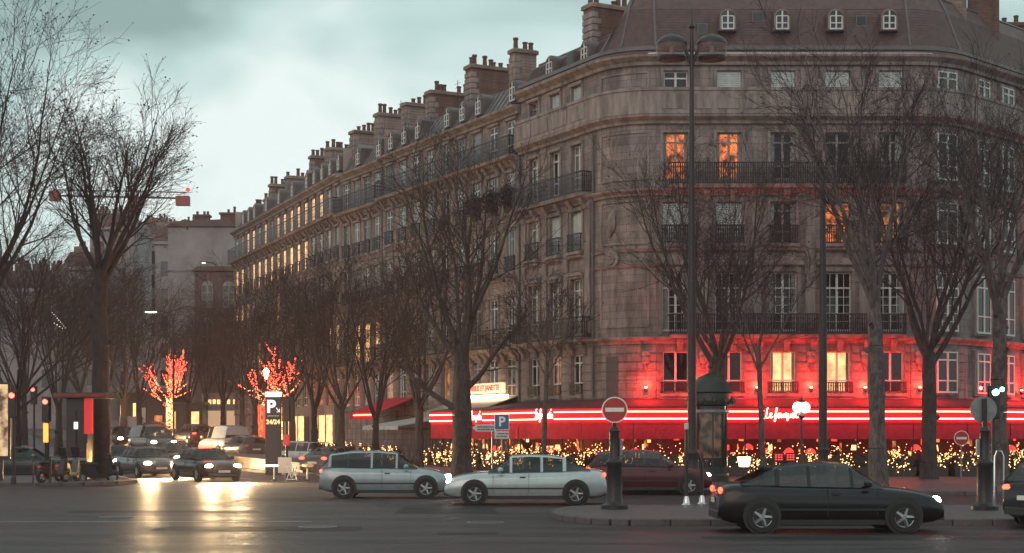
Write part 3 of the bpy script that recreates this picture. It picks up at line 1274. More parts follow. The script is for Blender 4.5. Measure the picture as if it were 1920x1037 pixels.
for zz, prof in ((3.72, STRING), (6.55, CORNICE), (10.72, STRING), (13.5, CORNICE), (16.95, [(o * 1.35, z * 1.3) for o, z in CORNICE]), (19.75, [(o * 1.5, z * 1.5) for o, z in CORNICE])):
    sweep_part('cornice', P_rel, prof, dz=zz)
sweep_part('cornice', P_rel, STRING, dz=10.0)
# parapet of the fifth floor and gutter
sweep_part('parapet', P_rel, [(0.30, 16.98), (0.42, 16.98), (0.42, 18.05), (0.47, 18.06), (0.47, 18.2), (0.26, 18.2), (0.26, 18.06), (0.30, 18.05)])
pan = MB()
for c in [LFr - 0.2 - i * 1.27 for i in range(9)]:
    pan.box(c - 1.1, c - 0.1, 0.421, 0.45, 17.2, 17.9)
fFr.part('parapet_panel', pan.mesh('parapet_panel', 'limestone_trim'))
for c in (1.2, 3.0, 4.9, 6.7):
    fL.part('parapet_panel', MB().box(c - .75, c + .75, 0.421, 0.45, 17.2, 17.9).mesh('parapet_panel', 'limestone_trim'))
# balconies with railings: second floor long balcony (front and left), fourth floor
arcs = P_rel[3:14] + P_rel[14:25]
fpath = [(0.35, 0, 0, 1), (LFr - 0.6, 0, 0, 1)]
lpath = [(0.5, 0, 0, 1), (T1 - 0.1, 0, 0, 1)]
for f_, pth, zb, hh in ((fFr, fpath, 6.6, 0.95), (fL, lpath, 6.6, 1.0), (fFr, fpath, 13.6, 1.0), (fL, lpath, 13.6, 1.0)):
    sl = f_.part('balcony', MB().sweep(pth, [(0.002, zb - .1), (0.62, zb - .1), (0.68, zb + .06), (0.002, zb + .06)]).mesh('balcony', 'limestone_trim'))
    e0, e1 = pth[0][0], pth[1][0]
    rp = [(e0, 0.0, -1, 0), (e0, 0.6, -.7, .7), (e1, 0.6, .7, .7), (e1, 0.0, 1, 0)]
    link('railing', railing_mb(rp, 0.0, zb + .06, hh).mesh('railing', 'iron'), sl)
    k = 0
    while e0 + .5 + k * 1.25 < e1:
        corbel(f_, e0 + .5 + k * 1.25, zb - .75)
        k += 1
for c in cols_left:
    small_balcony(fL, c, 10.95, 1.1)
    small_balcony(fL, c, 3.95, 1.05, 0.2, 0.5)
for c in cols_front:
    small_balcony(fFr, c, 10.95, 1.25)
    small_balcony(fFr, c, 3.95, 1.3, 0.22, 0.5)
    # pediment over the second floor windows
    fFr.part('pediment', MB().prism([(-0.95, 0), (0.95, 0), (0.95, .12), (0, .42), (-.95, .12)], 0.002, 0.2).mesh('pediment', 'limestone_trim'), c, 0, 9.95)
    fFr.part('window_surround', MB().box(-.82, -.68, 0.002, .09, 6.7, 9.8).box(.68, .82, .002, .09, 6.7, 9.8).box(-.82, .82, .002, .11, 9.64, 9.86).mesh('window_surround', 'limestone_trim'), c)
    for z0, h_, w_ in ((10.95, 1.95, 1.2), (13.95, 2.2, 1.15), (17.4, 1.65, 1.12)):
        fFr.part('window_surround', MB().box(-w_ / 2 - .15, -w_ / 2 - .01, .002, .07, z0, z0 + h_ + .14).box(w_ / 2 + .01, w_ / 2 + .15, .002, .07, z0, z0 + h_ + .14).box(-w_ / 2 - .01, w_ / 2 + .01, .002, .07, z0 + h_ + .01, z0 + h_ + .14).mesh('window_surround', 'limestone_trim'), c)
for c in cols_left:
    for z0, h_, w_ in ((6.85, 2.75, 1.1), (10.95, 1.95, 1.02), (13.95, 2.2, 0.98), (17.4, 1.65, .95)):
        fL.part('window_surround', MB().box(-w_ / 2 - .15, -w_ / 2 - .01, .002, .09, z0, z0 + h_ + .14).box(w_ / 2 + .01, w_ / 2 + .15, .002, .09, z0, z0 + h_ + .14).box(-w_ / 2 - .17, w_ / 2 + .17, .092, .16, z0 + h_ + .02, z0 + h_ + .18).mesh('window_surround', 'limestone_trim'), c)
    fL.part('pediment', MB().prism([(-0.75, 0), (0.75, 0), (0.6, .16), (-.6, .16)], 0.002, 0.24).mesh('pediment', 'limestone_trim'), c, 0, 9.75)
# giant pilasters between the bays (floors two to four)
edges = sorted(cols_front)
mid = [(a + b) / 2 for a, b in zip(edges[:-1], edges[1:])]
pil = MB().bbox(-.3, .3, 0.002, .12, 6.95, 7.4, .01).bbox(-.24, .24, .002, .1, 7.4, 13.0, .01).bbox(-.3, .3, .002, .14, 13.0, 13.2, .01).mesh('pilaster', 'limestone_trim')
for c in mid:
    fFr.part('pilaster', pil, c)
pil2 = MB().bbox(-.3, .3, 0.002, .2, 6.9, 7.5, .01).bbox(-.25, .25, .002, .16, 7.5, 12.9, .01).bbox(-.3, .3, .002, .2, 12.9, 13.2, .01).mesh('pilaster', 'limestone_trim')
for c in (0.75,):
    fL.part('pilaster', pil2, c)
for c in (2.97, 5.15, 7.4):
    fL.part('pilaster', pil, c)
# rusticated first floor
brk = [0.05] + sorted([v for c in cols_front for v in (c - .66, c + .66)]) + [LFr - .02]
for a, b in zip(brk[0::2], brk[1::2]):
    rust_courses(fFr, a, b, 3.72, 6.25, 'limestone', 6)
brk = [0.02] + sorted([v for c in cols_left for v in (c - .56, c + .56)]) + [T1 - .05]
for a, b in zip(brk[0::2], brk[1::2]):
    rust_courses(fL, a, b, 3.72, 6.25, 'limestone', 6)
for i in range(6):
    h_ = (6.25 - 3.72) / 6
    for nm, ar in (('a', arcL), ('b', arcR)):
        z_ = 3.72 + i * h_
        obj('stone_course', MB().sweep(ar, [(0.002, z_ + .025), (.05, z_ + .025), (.05, z_ + h_ - .025), (.002, z_ + h_ - .025)]), 'limestone', cb)
# carved brackets between the first floor windows
mkb = MB().bbox(-.2, .2, 0.05, .3, .35, .55, .02).blob((0, .16, .18), (.2, .16, .26)).blob((0, .14, -.18), (.1, .1, .16))
mkm = mkb.mesh('carved_bracket', 'limestone_trim', True)
brx = mid + [sF(1210), sF(1722)]
for c in brx:
    fFr.part('carved_bracket', mkm, c, 0, 5.35)
# mansard roof
RP = [(0.42, 19.8), (0.1, 20.0), (0.0, 20.1), (-0.2, 20.25), (-1.0, 22.3), (-1.35, 22.95), (-1.55, 23.05), (-5.5, 24.0)]
RP_LOW = [(0.42, 19.8), (0.1, 20.0), (0.0, 20.1), (-0.2, 20.25), (-0.75, 21.1), (-1.0, 21.3), (-1.15, 21.35), (-5.5, 21.9)]
RISE = [0, 0, 0, 0, 0, .3, .62, .88] + [1] * (len(P_rel) - 8)


def loft(path, profs):
    mb = MB()
    k = len(profs[0])
    for (x, y, nx, ny), pr in zip(path, profs):
        mb.v += [(x + nx * o, y + ny * o, z) for o, z in pr]
    for i in range(len(path) - 1):
        for j in range(k - 1):
            mb.f.append((i * k + j, i * k + j + 1, (i + 1) * k + j + 1, (i + 1) * k + j))
    return mb


RPS = [[(a[0] + (b[0] - a[0]) * q, a[1] + (b[1] - a[1]) * q) for a, b in zip(RP_LOW, RP)] for q in RISE]
obj('roof', loft(P_rel, RPS), 'slate', cb)
rb = MB()
for i in (4, 8, 13, 14, 23):
    x, y, nx, ny = P_rel[i]
    rb.tube([(x + nx * (o + .03), y + ny * (o + .03), z + .02) for o, z in RPS[i][3:7]], 0.06, 6)
for a, b, c, d in ((6, -.06, .0, .14),):
    rl_ = [(x + nx * (RPS[i][a][0] + .05), y + ny * (RPS[i][a][0] + .05), RPS[i][a][1] + .03) for i, (x, y, nx, ny) in enumerate(P_rel)]
    rb.tube(rl_, .07, 6)
rb.sweep(P_rel, [(0.02, 20.0), (.2, 20.0), (.2, 20.18), (.02, 20.18)])
obj('ridge_roll', rb, 'zinc', cb)
# slate courses as fine steps
sc_ = MB()
for i in range(15):
    t0, t1 = i / 15.0, (i + 1) / 15.0
    pr = []
    for R_ in RPS:
        (oa, za), (ob, zb__) = R_[3], R_[4]
        pr.append([(oa + (ob - oa) * t0 + .035, za + (zb__ - za) * t0 + .02), (oa + (ob - oa) * t1 + .01, za + (zb__ - za) * t1 + .02)])
    m_ = loft(P_rel, pr)
    n_ = len(sc_.v)
    sc_.v += m_.v
    sc_.f += [tuple(n_ + q for q in f__) for f__ in m_.f]
stuff(obj('slate_course', sc_, 'slate', cb))
for p in (1365, 1467, 1568, 1668):
    dormer(fFr, sF(p), 20.95, .62, 0.95, 1.2, True, 'slate')
    d_ = None
for t in (1.3, 4.8):
    dm = dormer(fL, t, 20.15, .6, .9, 1.1, True, 'zinc')
crng = random.Random(3)
# big chimney stack by the left corner and the others
def chim_px(fc, xl, xr, ytop, o_front, th, m, npots, zbot=19.0, pots=True, tmax=60):
    """find where along the facade the stack stands so that it appears between two photograph columns"""
    u = (xl - 960) / F
    p = fc.P + fc.n * (-o_front)
    t = (p.x - u * p.y) / (u * fc.d.y - fc.d.x)
    q = fc.at(t, -o_front)
    u2 = (xr - 960) / F
    # walk inwards until the right column is met
    o = o_front + 0.5
    while o < 16:
        k = fc.at(t, -o)
        if k.x / k.y >= u2:
            break
        o += 0.05
    zt = CAMH + (HZ - ytop) * q.y / F
    return chimney(fc, t, o_front, o, zt, zbot, th, m, npots, crng, pots)


chim_px(fL, 1102, 1206, 8, 0.7, 0.9, 'chimney_brick', 10)
chim_px(fL, 960, 1000, 92, 0.7, 0.6, 'chimney_render', 4)
for px0, px1, zt, dpt, m in ((1757, 1813, 24.6, 3.2, 'chimney_render'), (1822, 1874, 24.9, 5.0, 'chimney_brick')):
    x0, x1 = (px0 - 960) * (YF + dpt) / F, (px1 - 960) * (YF + dpt) / F
    st = obj('chimney_stack', MB().bbox(x0 - base.x, x1 - base.x, dpt, dpt + .8, 20, zt, .03), m, cb)
    link('chimney_cap', MB().bbox(x0 - base.x - .1, x1 - base.x + .1, dpt - .1, dpt + .9, zt, zt + .2, .03).mesh('chimney_cap', 'chimney_render'), st)
    pot_row(st, x0 - base.x, x1 - base.x, dpt + .4, zt + .2, 4, crng)
for p_, zz_, w_ in ((1320, 20.9, .5), (1425, 21.5, .55), (1620, 21.3, .5)):
    sk_ = fFr.part('skylight', MB().prism([(-w_ / 2, 0), (w_ / 2, 0), (w_ / 2, .5), (-w_ / 2, .5)], -.3, .02).mesh('skylight', 'zinc'), sF(p_), -.2 - .8 * (zz_ - 20.25) / 2.05 + .02, zz_)
    link('pane', MB().box(-w_ / 2 + .05, w_ / 2 - .05, .022, .03, .05, .45).mesh('pane', 'car_glass'), sk_)
for t_, zz_ in ((3.0, 20.4),):
    sk_ = fL.part('skylight', MB().prism([(-.3, 0), (.3, 0), (.3, .6), (-.3, .6)], -.3, .02).mesh('skylight', 'zinc'), t_, -.2 - .8 * (zz_ - 20.25) / 2.05 + .02, zz_)
    link('pane', MB().box(-.25, .25, .022, .03, .05, .55).mesh('pane', 'car_glass'), sk_)
for p_, h_ in ((1290, 1.2), (1500, .9), (1590, 1.4)):
    x_ = (p_ - 960) * (YF + 2.5) / F - base.x
    obj('aerial', MB().tube([(x_, 2.5, 23.2), (x_, 2.5, 23.3 + h_)], .02, 5).tube([(x_ - .3, 2.5, 23.1 + h_), (x_ + .3, 2.5, 23.1 + h_)], .012, 4), 'metal_dark', cb)
# flat roof behind and back walls close the volume
bk = MB()
far = [(p[0] - p[2] * 5.5, p[1] - p[3] * 5.5) for p in P_rel[8:]]
n0 = len(bk.v)
bk.v += [(x, y, 23.98) for x, y in far]
bk.f.append(tuple(range(n0, n0 + len(far))))
obj('flat_roof', bk, 'zinc', cb)
sk = MB()
for px_, py_ in ((1345, 12), (1352, 10)):
    pass
# drain pipes
for f_, a in ((fL, T1 + 0.0), (fL, 0.25)):
    f_.part('drain_pipe', MB().tube([(0, .12, 3.8), (0, .12, 16.4)], .06, 8).mesh('drain_pipe', 'zinc', True), a)

# wall lamps washing the first floor in red
lamp_me = MB().lathe([(.05, 0), (.09, .05), (.09, .16), (.06, .2)], 10).mesh('wall_lamp', 'metal_dark', True)
bulb_me = MB().blob((0, 0, 0), (.07, .07, .04), 10, 5).mesh('lamp_glass', 'lamp_warm', True)
rl = bpy.data.lights.new('red_wash', 'POINT')
rl.energy = 270
rl.color = (1.0, 0.012, 0.014)
rl.shadow_soft_size = 0.08
rl2 = bpy.data.lights.new('warm_wash', 'POINT')
rl2.energy = 5
rl2.color = (1.0, 0.5, 0.25)
rl2.shadow_soft_size = 0.06


def wall_lamp(fc, c):
    la = fc.part('wall_lamp', lamp_me, c, 0.3, 3.98)
    link('lamp_glass', bulb_me, la, (0, 0, .22))
    link('lamp_glow', rl, la, (0, 0.7, .3))
    link('lamp_glow', rl2, la, (0, -0.05, .36))


for c in brx:
    wall_lamp(fFr, c)
for t in (RL - 2.7, RL - 5.1):
    wall_lamp(fR, t)


# ---------------------------------------------------------------- the row of houses along the avenue
def row_house(name, label, P, d, s0, s1, nb, wallm, lit, seed, ground=True, roofm='zinc', dz=0.0, warm=None):
    """Haussmann street front: ground floor, five storeys, two long balconies, zinc mansard with dormers"""
    r = random.Random(seed)
    P = Vector((P[0], P[1], 0))
    d = Vector((d[0], d[1], 0))
    st = P + d * s0
    L = s1 - s0
    h = thing(name, label, 'building', (st.x, st.y, 0))
    f = Facade(st, d, h)
    bay = L / nb
    cols = [bay * (i + .5) for i in range(nb)]
    fl = [(3.6, 6.4, 4.0, 2.0, .98), (6.4, 10.3, 6.75, 2.5, 1.02), (10.3, 13.4, 10.6, 2.15, .98), (13.4, 16.5, 13.7, 2.1, .98), (16.5, 19.0, 16.75, 1.8, .94)]
    fl = [(a + dz, b + dz, c + dz, e, g) for a, b, c, e, g in fl]
    w = MB()
    for fi, (z0, z1, wz, wh, ww) in enumerate(fl):
        wall_band(w, 0, L, z0, z1, [(c, wz, ww, wh) for c in cols])
        for ci, c in enumerate(cols):
            fil = lit(fi, ci, r)
            window(f, c, wz, ww, wh, 'casement', 'window_paint' if r.random() < .6 else 'window_paint_dim', fil, 0.12, True)
    f.part('wall', w.mesh('wall', wallm))
    f.part('interior_wall', MB().quad((0, -2.6, 3.4), (0, -2.6, 19.2 + dz), (L, -2.6, 19.2 + dz), (L, -2.6, 3.4)).mesh('interior_wall', 'room_dark'))
    for zz in (6.38, 10.28, 13.38, 16.48):
        f.part('floor_slab', MB().box(0, L, -2.6, -.3, zz - .1 + dz, zz + dz).mesh('floor_slab', 'room_dark'))
    pth = straight_path(0, L)
    for zz, pr in ((3.7, STRING), (6.4, CORNICE), (10.3, STRING), (13.4, STRING), (16.45, CORNICE), (19.2, [(o * 1.4, z * 1.4) for o, z in CORNICE])):
        f.part('cornice', MB().sweep(pth, [(o, z + zz + dz) for o, z in pr]).mesh('cornice', 'limestone_trim'))
    for zb in (6.5 + dz, 16.55 + dz):
        sl = f.part('balcony', MB().sweep(straight_path(.05, L - .05), [(.002, zb - .1), (.66, zb - .1), (.74, zb + .05), (.002, zb + .05)]).mesh('balcony', 'limestone_trim'))
        rp = [(.1, 0, -1, 0), (.1, .66, -.7, .7), (L - .1, .66, .7, .7), (L - .1, 0, 1, 0)]
        link('railing', railing_mb(rp, 0, zb + .05, 1.0, 0.12).mesh('railing', 'iron'), sl)
        for c in cols:
            corbel(f, c - bay * .32, zb - .72)
            corbel(f, c + bay * .32, zb - .72)
    for fi in (1, 2, 3, 4):
        z0, z1, wz, wh, ww = fl[fi]
        key = ('surr', wh)
        sm_ = MB().box(-ww / 2 - .14, -ww / 2 - .01, .002, .05, 0, wh + .12).box(ww / 2 + .01, ww / 2 + .14, .002, .05, 0, wh + .12).box(-ww / 2 - .2, ww / 2 + .2, .053, .16, wh + .02, wh + .17).mesh('window_surround', 'limestone_trim')
        for c in cols:
            f.part('window_surround', sm_, c, 0, wz)
            if fi in (2, 3):
                small_balcony(f, c, wz, ww, 0.26, 0.8)
    b2 = [0.02] + [v for c in cols for v in (c - .52, c + .52)] + [L - .02]
    for a, b in zip(b2[0::2], b2[1::2]):
        rust_courses(f, a, b, 3.72 + dz, 6.1 + dz, wallm, 6)
    pm = MB().bbox(-.2, .2, .002, .1, 6.7 + dz, 16.0 + dz, .01).mesh('pilaster', 'limestone_trim')
    for c in (.25, L - .25):
        f.part('pilaster', pm, c)
    # roof
    RPz = [(.5, 19.2), (.1, 19.35), (-.15, 19.5), (-1.0, 20.75), (-1.3, 20.9), (-6.5, 21.4)]
    RPz = [(o, z + dz) for o, z in RPz]
    f.part('roof', MB().sweep(pth, RPz, closed=False).mesh('roof', roofm))
    sm = MB()
    k = int(L / .6)
    for i in range(k + 1):
        x = L * i / k
        sm.tube([(x, o + .02, z + .02) for o, z in RPz[2:]], .025, 4)
    stuff(f.part('roof_seam', sm.mesh('roof_seam', roofm)))
    for i, c in enumerate(cols):
        if i % 2 == 0 or r.random() < .4:
            dormer(f, c, 19.55 + dz, .62, 1.05, 1.2, r.random() < .8, roofm)
    f.part('ground_floor_wall', MB().box(0, L, -.4, 0, 0, 3.6).mesh('ground_floor_wall', wallm))
    f.part('side_wall', MB().box(L - .01, L + .02, -12, -.05, 0, 21 + dz).mesh('side_wall', 'render_wall'))
    return h, f, cols


def lit_m1(fi, ci, r):
    if fi == 0:
        return 'lit_dim' if r.random() < .12 else ('curtains' if r.random() < .4 else None)
    return r.choice(['blind', 'curtains', 'curtains', 'narrow', None, 'blind'])


def lit_m2(fi, ci, r):
    if fi == 1 and ci in (0, 1, 2):
        return 'lit_amber'
    return r.choice(['curtains', 'narrow', None, None, 'blind'])


def lit_far(fi, ci, r):
    if fi == 4:
        return 'lit_amber' if 2 <= ci <= 13 and ci not in (9, 11) else r.choice(['narrow', None])
    if fi == 3:
        return 'lit_amber' if r.random() < .8 and ci > 3 else r.choice(['narrow', None])
    if fi == 2:
        return 'lit_gold' if r.random() < .45 and ci > 3 else r.choice(['narrow', None, 'curtains'])
    if fi == 1:
        return 'lit_gold' if r.random() < .2 else r.choice(['narrow', None, 'curtains'])
    return None


h1, f1, c1 = row_house('apartment_building', 'brown stone town house next to the corner building, behind the large bare tree', PLs, DL, T1 + .03, T2, 9, 'limestone_warm', lit_m1, 11, dz=0.0)
h2, f2, c2 = row_house('apartment_building', 'narrow stone town house with drain pipe and three amber windows, middle of the row', PLs, DL, T2 + .03, T3, 4, 'limestone_grey', lit_m2, 12, dz=-.15)
PF = PLs + DL * (T3 + .05)
h3, f3, c3 = row_house('apartment_building', 'long far town house with rows of glowing amber windows on its upper floors', PF, DF, 0, 33.5, 16, 'limestone_warm', lit_far, 13, dz=0.05)
f2.part('drain_pipe', MB().tube([(0, .12, 3.8), (0, .12, 18.6)], .06, 8).mesh('drain_pipe', 'zinc', True), 0.02)
f1.part('drain_pipe', MB().tube([(0, .12, 3.8), (0, .12, 18.6)], .06, 8).mesh('drain_pipe', 'zinc', True), 9.1)
chim_px(f1, 878, 958, 122, 0.7, .8, 'chimney_brick', 9)
chim_px(f1, 803, 876, 170, 0.9, .7, 'chimney_brick', 8)
chim_px(f1, 757, 802, 193, 1.1, .7, 'chimney_render', 4)
chim_px(f2, 706, 757, 212, 0.7, .7, 'chimney_render', 5)
chim_px(f2, 660, 712, 245, 0.7, .8, 'chimney_render', 6)
chim_px(f3, 612, 661, 277, 0.7, .7, 'chimney_render', 6)
chim_px(f3, 582, 613, 292, 1.1, .6, 'chimney_brick', 4)
chim_px(f3, 537, 578, 330, 0.7, .7, 'chimney_render', 5)
chim_px(f3, 506, 540, 345, 0.9, .6, 'chimney_brick', 5)
chim_px(f3, 496, 522, 373, 0.5, .6, 'chimney_render', 4)
chim_px(f3, 480, 498, 388, 0.5, .6, 'chimney_render', 3)
for f_, t_, o_, z_ in ((f1, 5.0, -3.0, 22.6), (f1, 12.5, -2.4, 22.0), (f2, 3.0, -2.5, 22.4), (f3, 9.0, -2.5, 21.6), (f3, 21.0, -2.0, 21.2)):
    f_.part('aerial', MB().tube([(0, 0, 21), (0, 0, z_ + 1.2)], .022, 5).tube([(-.4, 0, z_ + 1.0), (.4, 0, z_ + 1.0)], .014, 4).tube([(-.3, 0, z_ + .75), (.3, 0, z_ + .75)], .014, 4).mesh('aerial', 'metal_dark'), t_, o_, 0)
# attic row
# ---- buildings beyond the end of the row
bp = thing('apartment_building', 'pale blank party wall building with two brick chimneys at the end of the row', 'building', (-31.5, 152, zg(152)))
H_ = 2 + (HZ - 425) * 152 / F - zg(152)
obj('wall', MB().bbox(-1.2, 5.2, 0, 9, 0, H_, .1), 'far_wall', bp)
obj('roof', MB().prism([(-1.4, H_), (5.4, H_), (4.6, H_ + .7), (-.6, H_ + .5)], -.2, 9), 'slate', bp)
obj('string_course', MB().bbox(-1.25, 5.25, -.08, .2, H_ - 4.2, H_ - 4.0, .02), 'far_wall', bp)
for x, w_, hh in ((1.1, 1.4, 1.3), (3.6, 2.0, 1.5), (-.2, .9, .5)):
    c_ = obj('chimney_stack', MB().bbox(x, x + w_, 1, 1.9, H_ - .2, H_ + hh, .04).bbox(x - .12, x + w_ + .12, .88, 2.02, H_ + hh - .2, H_ + hh, .03), 'chimney_brick', bp)
    pot_row(c_, x, x + w_, 1.45, H_ + hh, 4, crng)
bd = thing('apartment_building', 'dark low building with two arched windows below the pale party wall', 'building', (-28.0, 144, zg(144)))
H_ = 2 + (HZ - 508) * 144 / F - zg(144)
obj('wall', MB().bbox(-.6, 3.6, 0, 7, 0, H_, .1), 'slate', bd)
obj('roof', MB().prism([(-.8, H_), (3.8, H_), (3.3, H_ + .4), (-.3, H_ + .4)], -.2, 7), 'slate', bd)
for x in (.6, 2.5):
    for z in (H_ - 3.3, H_ - 6.6):
        g = [(x - .5, z), (x + .5, z)] + [(x + .5 * math.cos(t), z + 1.9 + .5 * math.sin(t)) for t in [PI * i / 8 for i in range(9)]]
        wi = obj('window', MB().prism(g, -.1, .0), 'window_paint_dim', bd)
        for sx in (-.25, .25):
            for k in range(3):
                link('pane', MB().box(x + sx - .19, x + sx + .19, -.12, -.08, z + .1 + k * .65, z + .65 + k * .65).mesh('pane', 'car_glass'), wi)
# hazy blocks down the avenue on the left
for i, (px0, px1, yt, s_, lab, ch) in enumerate((
        (168, 250, 425, 15.5, 'hazy tall apartment block far down the avenue behind the big left tree', 3),
        (262, 300, 440, 14.5, 'narrow pale house with a chimney parapet far down the avenue', 2),
        (290, 362, 452, 16.5, 'hazy grey apartment block left of the blank party wall', 2),
        (120, 185, 500, 17.0, 'low hazy block at the left of the avenue behind the tree trunk', 2),
        (-30, 110, 540, 20.0, 'dark apartment front behind the trees at the left edge', 4))):
    x0, y0, _ = W(px0, s_)
    x1, _, _ = W(px1, s_)
    z_ = zg(y0)
    H_ = 2 + (HZ - yt) / s_ - z_
    b_ = thing('apartment_building', lab, 'building', (x0, y0, z_))
    wd = x1 - x0
    obj('wall', MB().bbox(0, wd, 0, 10, 0, H_, .1), 'far_wall', b_)
    obj('roof', MB().prism([(-.2, H_), (wd + .2, H_), (wd - .7, H_ + 1.6), (.7, H_ + 1.6)], -.2, 10), 'slate', b_)
    obj('cornice', MB().bbox(-.2, wd + .2, -.3, 10.2, H_ - .4, H_ - .05, .05), 'far_wall', b_)
    nb = max(2, int(wd / 2.1))
    fmesh = MB().box(-.5, .5, -.03, .05, 0, 1.9).mesh('window', 'window_paint_dim')
    pm = MB().box(-.42, .42, -.05, .03, .1, 1.8).mesh('pane', 'car_glass')
    for k in range(nb):
        for fl_ in range(int(H_ / 3.1) - 1):
            wi = link('window', fmesh, b_, (wd * (k + .5) / nb, 0, 3.9 + fl_ * 3.1))
            link('pane', pm, wi)
    for k in range(ch):
        x = wd * (k + .5) / ch
        c_ = obj('chimney_stack', MB().bbox(x - .7, x + .7, 3, 3.8, H_, H_ + 2.6, .04), 'chimney_render', b_)
        pot_row(c_, x - .6, x + .6, 3.4, H_ + 2.6, 4, crng)
# church spire between the far roofs
x, y, _ = W(314, 14.0)
zb = 2 + (HZ - 480) / 14.0
sp = thing('roof_turret', 'small pointed turret above the far hazy roofs', 'turret', (x, y, zg(y)))
obj('tower', MB().bbox(-.7, .7, -.7, .7, 0, zb - zg(y), .05), 'far_wall', sp)
obj('spire', MB().lathe([(.8, zb - zg(y)), (.5, zb + 1.0 - zg(y)), (.25, zb + 2.0 - zg(y)), (.05, zb + 4.4 - zg(y))], 8), 'slate', sp)
# neighbour behind, right edge of the picture
nbld = thing('apartment_building', 'brick gable with chimney pots behind the corner building at the upper right edge', 'building', (26.6, 84, 0))
zt = 2 + (HZ - 38) * 84 / F
obj('wall', MB().bbox(-1.0, 8, 0, 8, 0, zt - 2.2, .05), 'limestone_warm', nbld)
c_ = obj('chimney_stack', MB().bbox(-.9, 3.4, .4, 1.3, zt - 2.5, zt - .2, .04).bbox(-1.0, 3.5, .3, 1.4, zt - .2, zt, .04), 'chimney_brick', nbld)
pot_row(c_, -.8, 3.3, .85, zt, 7, crng)

# ---------------------------------------------------------------- cafe awning and terrace
AW = 3.0
t_end = 12.4
ap = path_pts(t_end, 14.0)
ap = [p for p in ap]
cafe = thing('cafe_awning', 'long red cafe awning with double neon lines wrapping the corner building', 'awning', (XS0, YF - AW, 0))
cb0 = Vector(cafe.location)
ar = [(x - cb0.x, y - cb0.y, nx, ny) for x, y, nx, ny in ap]
obj('awning_roof', MB().sweep(ar, [(.06, 3.62), (AW + .05, 3.2), (AW + .05, 3.26), (.06, 3.68)]), 'awning_top', cafe)
obj('fascia', MB().sweep(ar, [(AW, 2.5), (AW + .06, 2.5), (AW + .06, 3.2), (AW, 3.2)]), 'awning_red', cafe)
# fabric valance with folds, one panel after the other
def path_len(p):
    out = [0.0]
    for a, b in zip(p[:-1], p[1:]):
        out.append(out[-1] + math.hypot(b[0] + b[2] * AW - a[0] - a[2] * AW, b[1] + b[3] * AW - a[1] - a[3] * AW))
    return out


pl = path_len(ar)


def at_path(s):
    for i in range(len(pl) - 1):
        if pl[i] <= s <= pl[i + 1]:
            t = (s - pl[i]) / max(1e-9, pl[i + 1] - pl[i])
            a, b = ar[i], ar[i + 1]
            return tuple(a[k] + (b[k] - a[k]) * t for k in range(4))
    return ar[-1]


tot = pl[-1]
npan = int(tot / 2.5)
for k in range(npan):
    s0, s1 = tot * k / npan + .02, tot * (k + 1) / npan - .02
    mbv = MB()
    nn = 14
    for i in range(nn + 1):
        x, y, nx, ny = at_path(s0 + (s1 - s0) * i / nn)
        o_ = AW + .03 + .018 * math.sin(i * 1.7 + k)
        mbv.v += [(x + nx * o_, y + ny * o_, 1.78 + .03 * abs(math.sin(i * 0.67))), (x + nx * (o_ + .03), y + ny * (o_ + .03), 2.1), (x + nx * (AW + .03), y + ny * (AW + .03), 2.52)]
    for i in range(nn):
        a = i * 3
        for j in (0, 1):
            mbv.f.append((a + j, a + 3 + j, a + 4 + j, a + 1 + j))
    obj('valance', mbv, 'awning_red', cafe, smooth=True)
# neon tubes (gaps where the script signs hang)
def s_of_px(px):
    best, bs = 1e9, 0
    for i in range(600):
        s = tot * i / 600
        x, y, nx, ny = at_path(s)
        wx, wy = x + cb0.x + nx * AW, y + cb0.y + ny * AW
        e = abs(PX(wx, wy)[0] - px)
        if e < best:
            best, bs = e, s
    return bs


gaps = [(s_of_px(a), s_of_px(b)) for a, b in ((883, 909), (1012, 1042), (1434, 1503))]
def neon_run(a, b):
    for z in (2.72, 3.04):
        n = max(2, int((b - a) / .3))
        pts = []
        for i in range(n + 1):
            x, y, nx, ny = at_path(a + (b - a) * i / n)
            pts.append((x + nx * (AW + .13), y + ny * (AW + .13), z))
        obj('neon_tube', MB().tube(pts, .034, 6), 'neon_core', cafe, smooth=True)


cur = 0.06
for a, b in gaps:
    neon_run(cur, a)
    cur = b
neon_run(cur, tot - .1)
GLY = {
    'L': [[(.38, .95), (.24, .92), (.17, .6), (.13, .2), (0, .05), (.16, 0), (.5, .06)]],
    'e': [[(0, .2), (.24, .3), (.28, .45), (.15, .5), (.03, .35), (.05, .08), (.2, 0), (.38, .12)]],
    'f': [[(0, .1), (.2, .5), (.35, .9), (.28, 1), (.2, .8), (.15, .2), (.1, -.35), (0, -.3), (.1, -.05), (.36, .1)]],
    'o': [[(.2, .46), (.05, .35), (.05, .08), (.18, 0), (.3, .15), (.28, .4), (.2, .46), (.42, .42)]],
    'u': [[(0, .45), (.02, .1), (.12, 0), (.28, .15), (.32, .48), (.32, .08), (.46, .08)]],
    'q': [[(.3, .45), (.1, .45), (.03, .2), (.12, .03), (.28, .2), (.32, .48), (.3, -.35), (.44, -.08)]],
    't': [[(0, .1), (.18, .85), (.12, .1), (.22, 0), (.36, .1)], [(.02, .55), (.3, .57)]],
    "'": [[(.06, .95), (.02, .78)]],
    's': [[(0, .08), (.2, .5), (.28, .15), (.15, 0), (.02, .06)]],
}
ADV = {'L': .5, 'e': .36, 'f': .36, 'o': .38, 'u': .44, 'q': .42, 't': .33, "'": .12, 's': .32, ' ': .2}


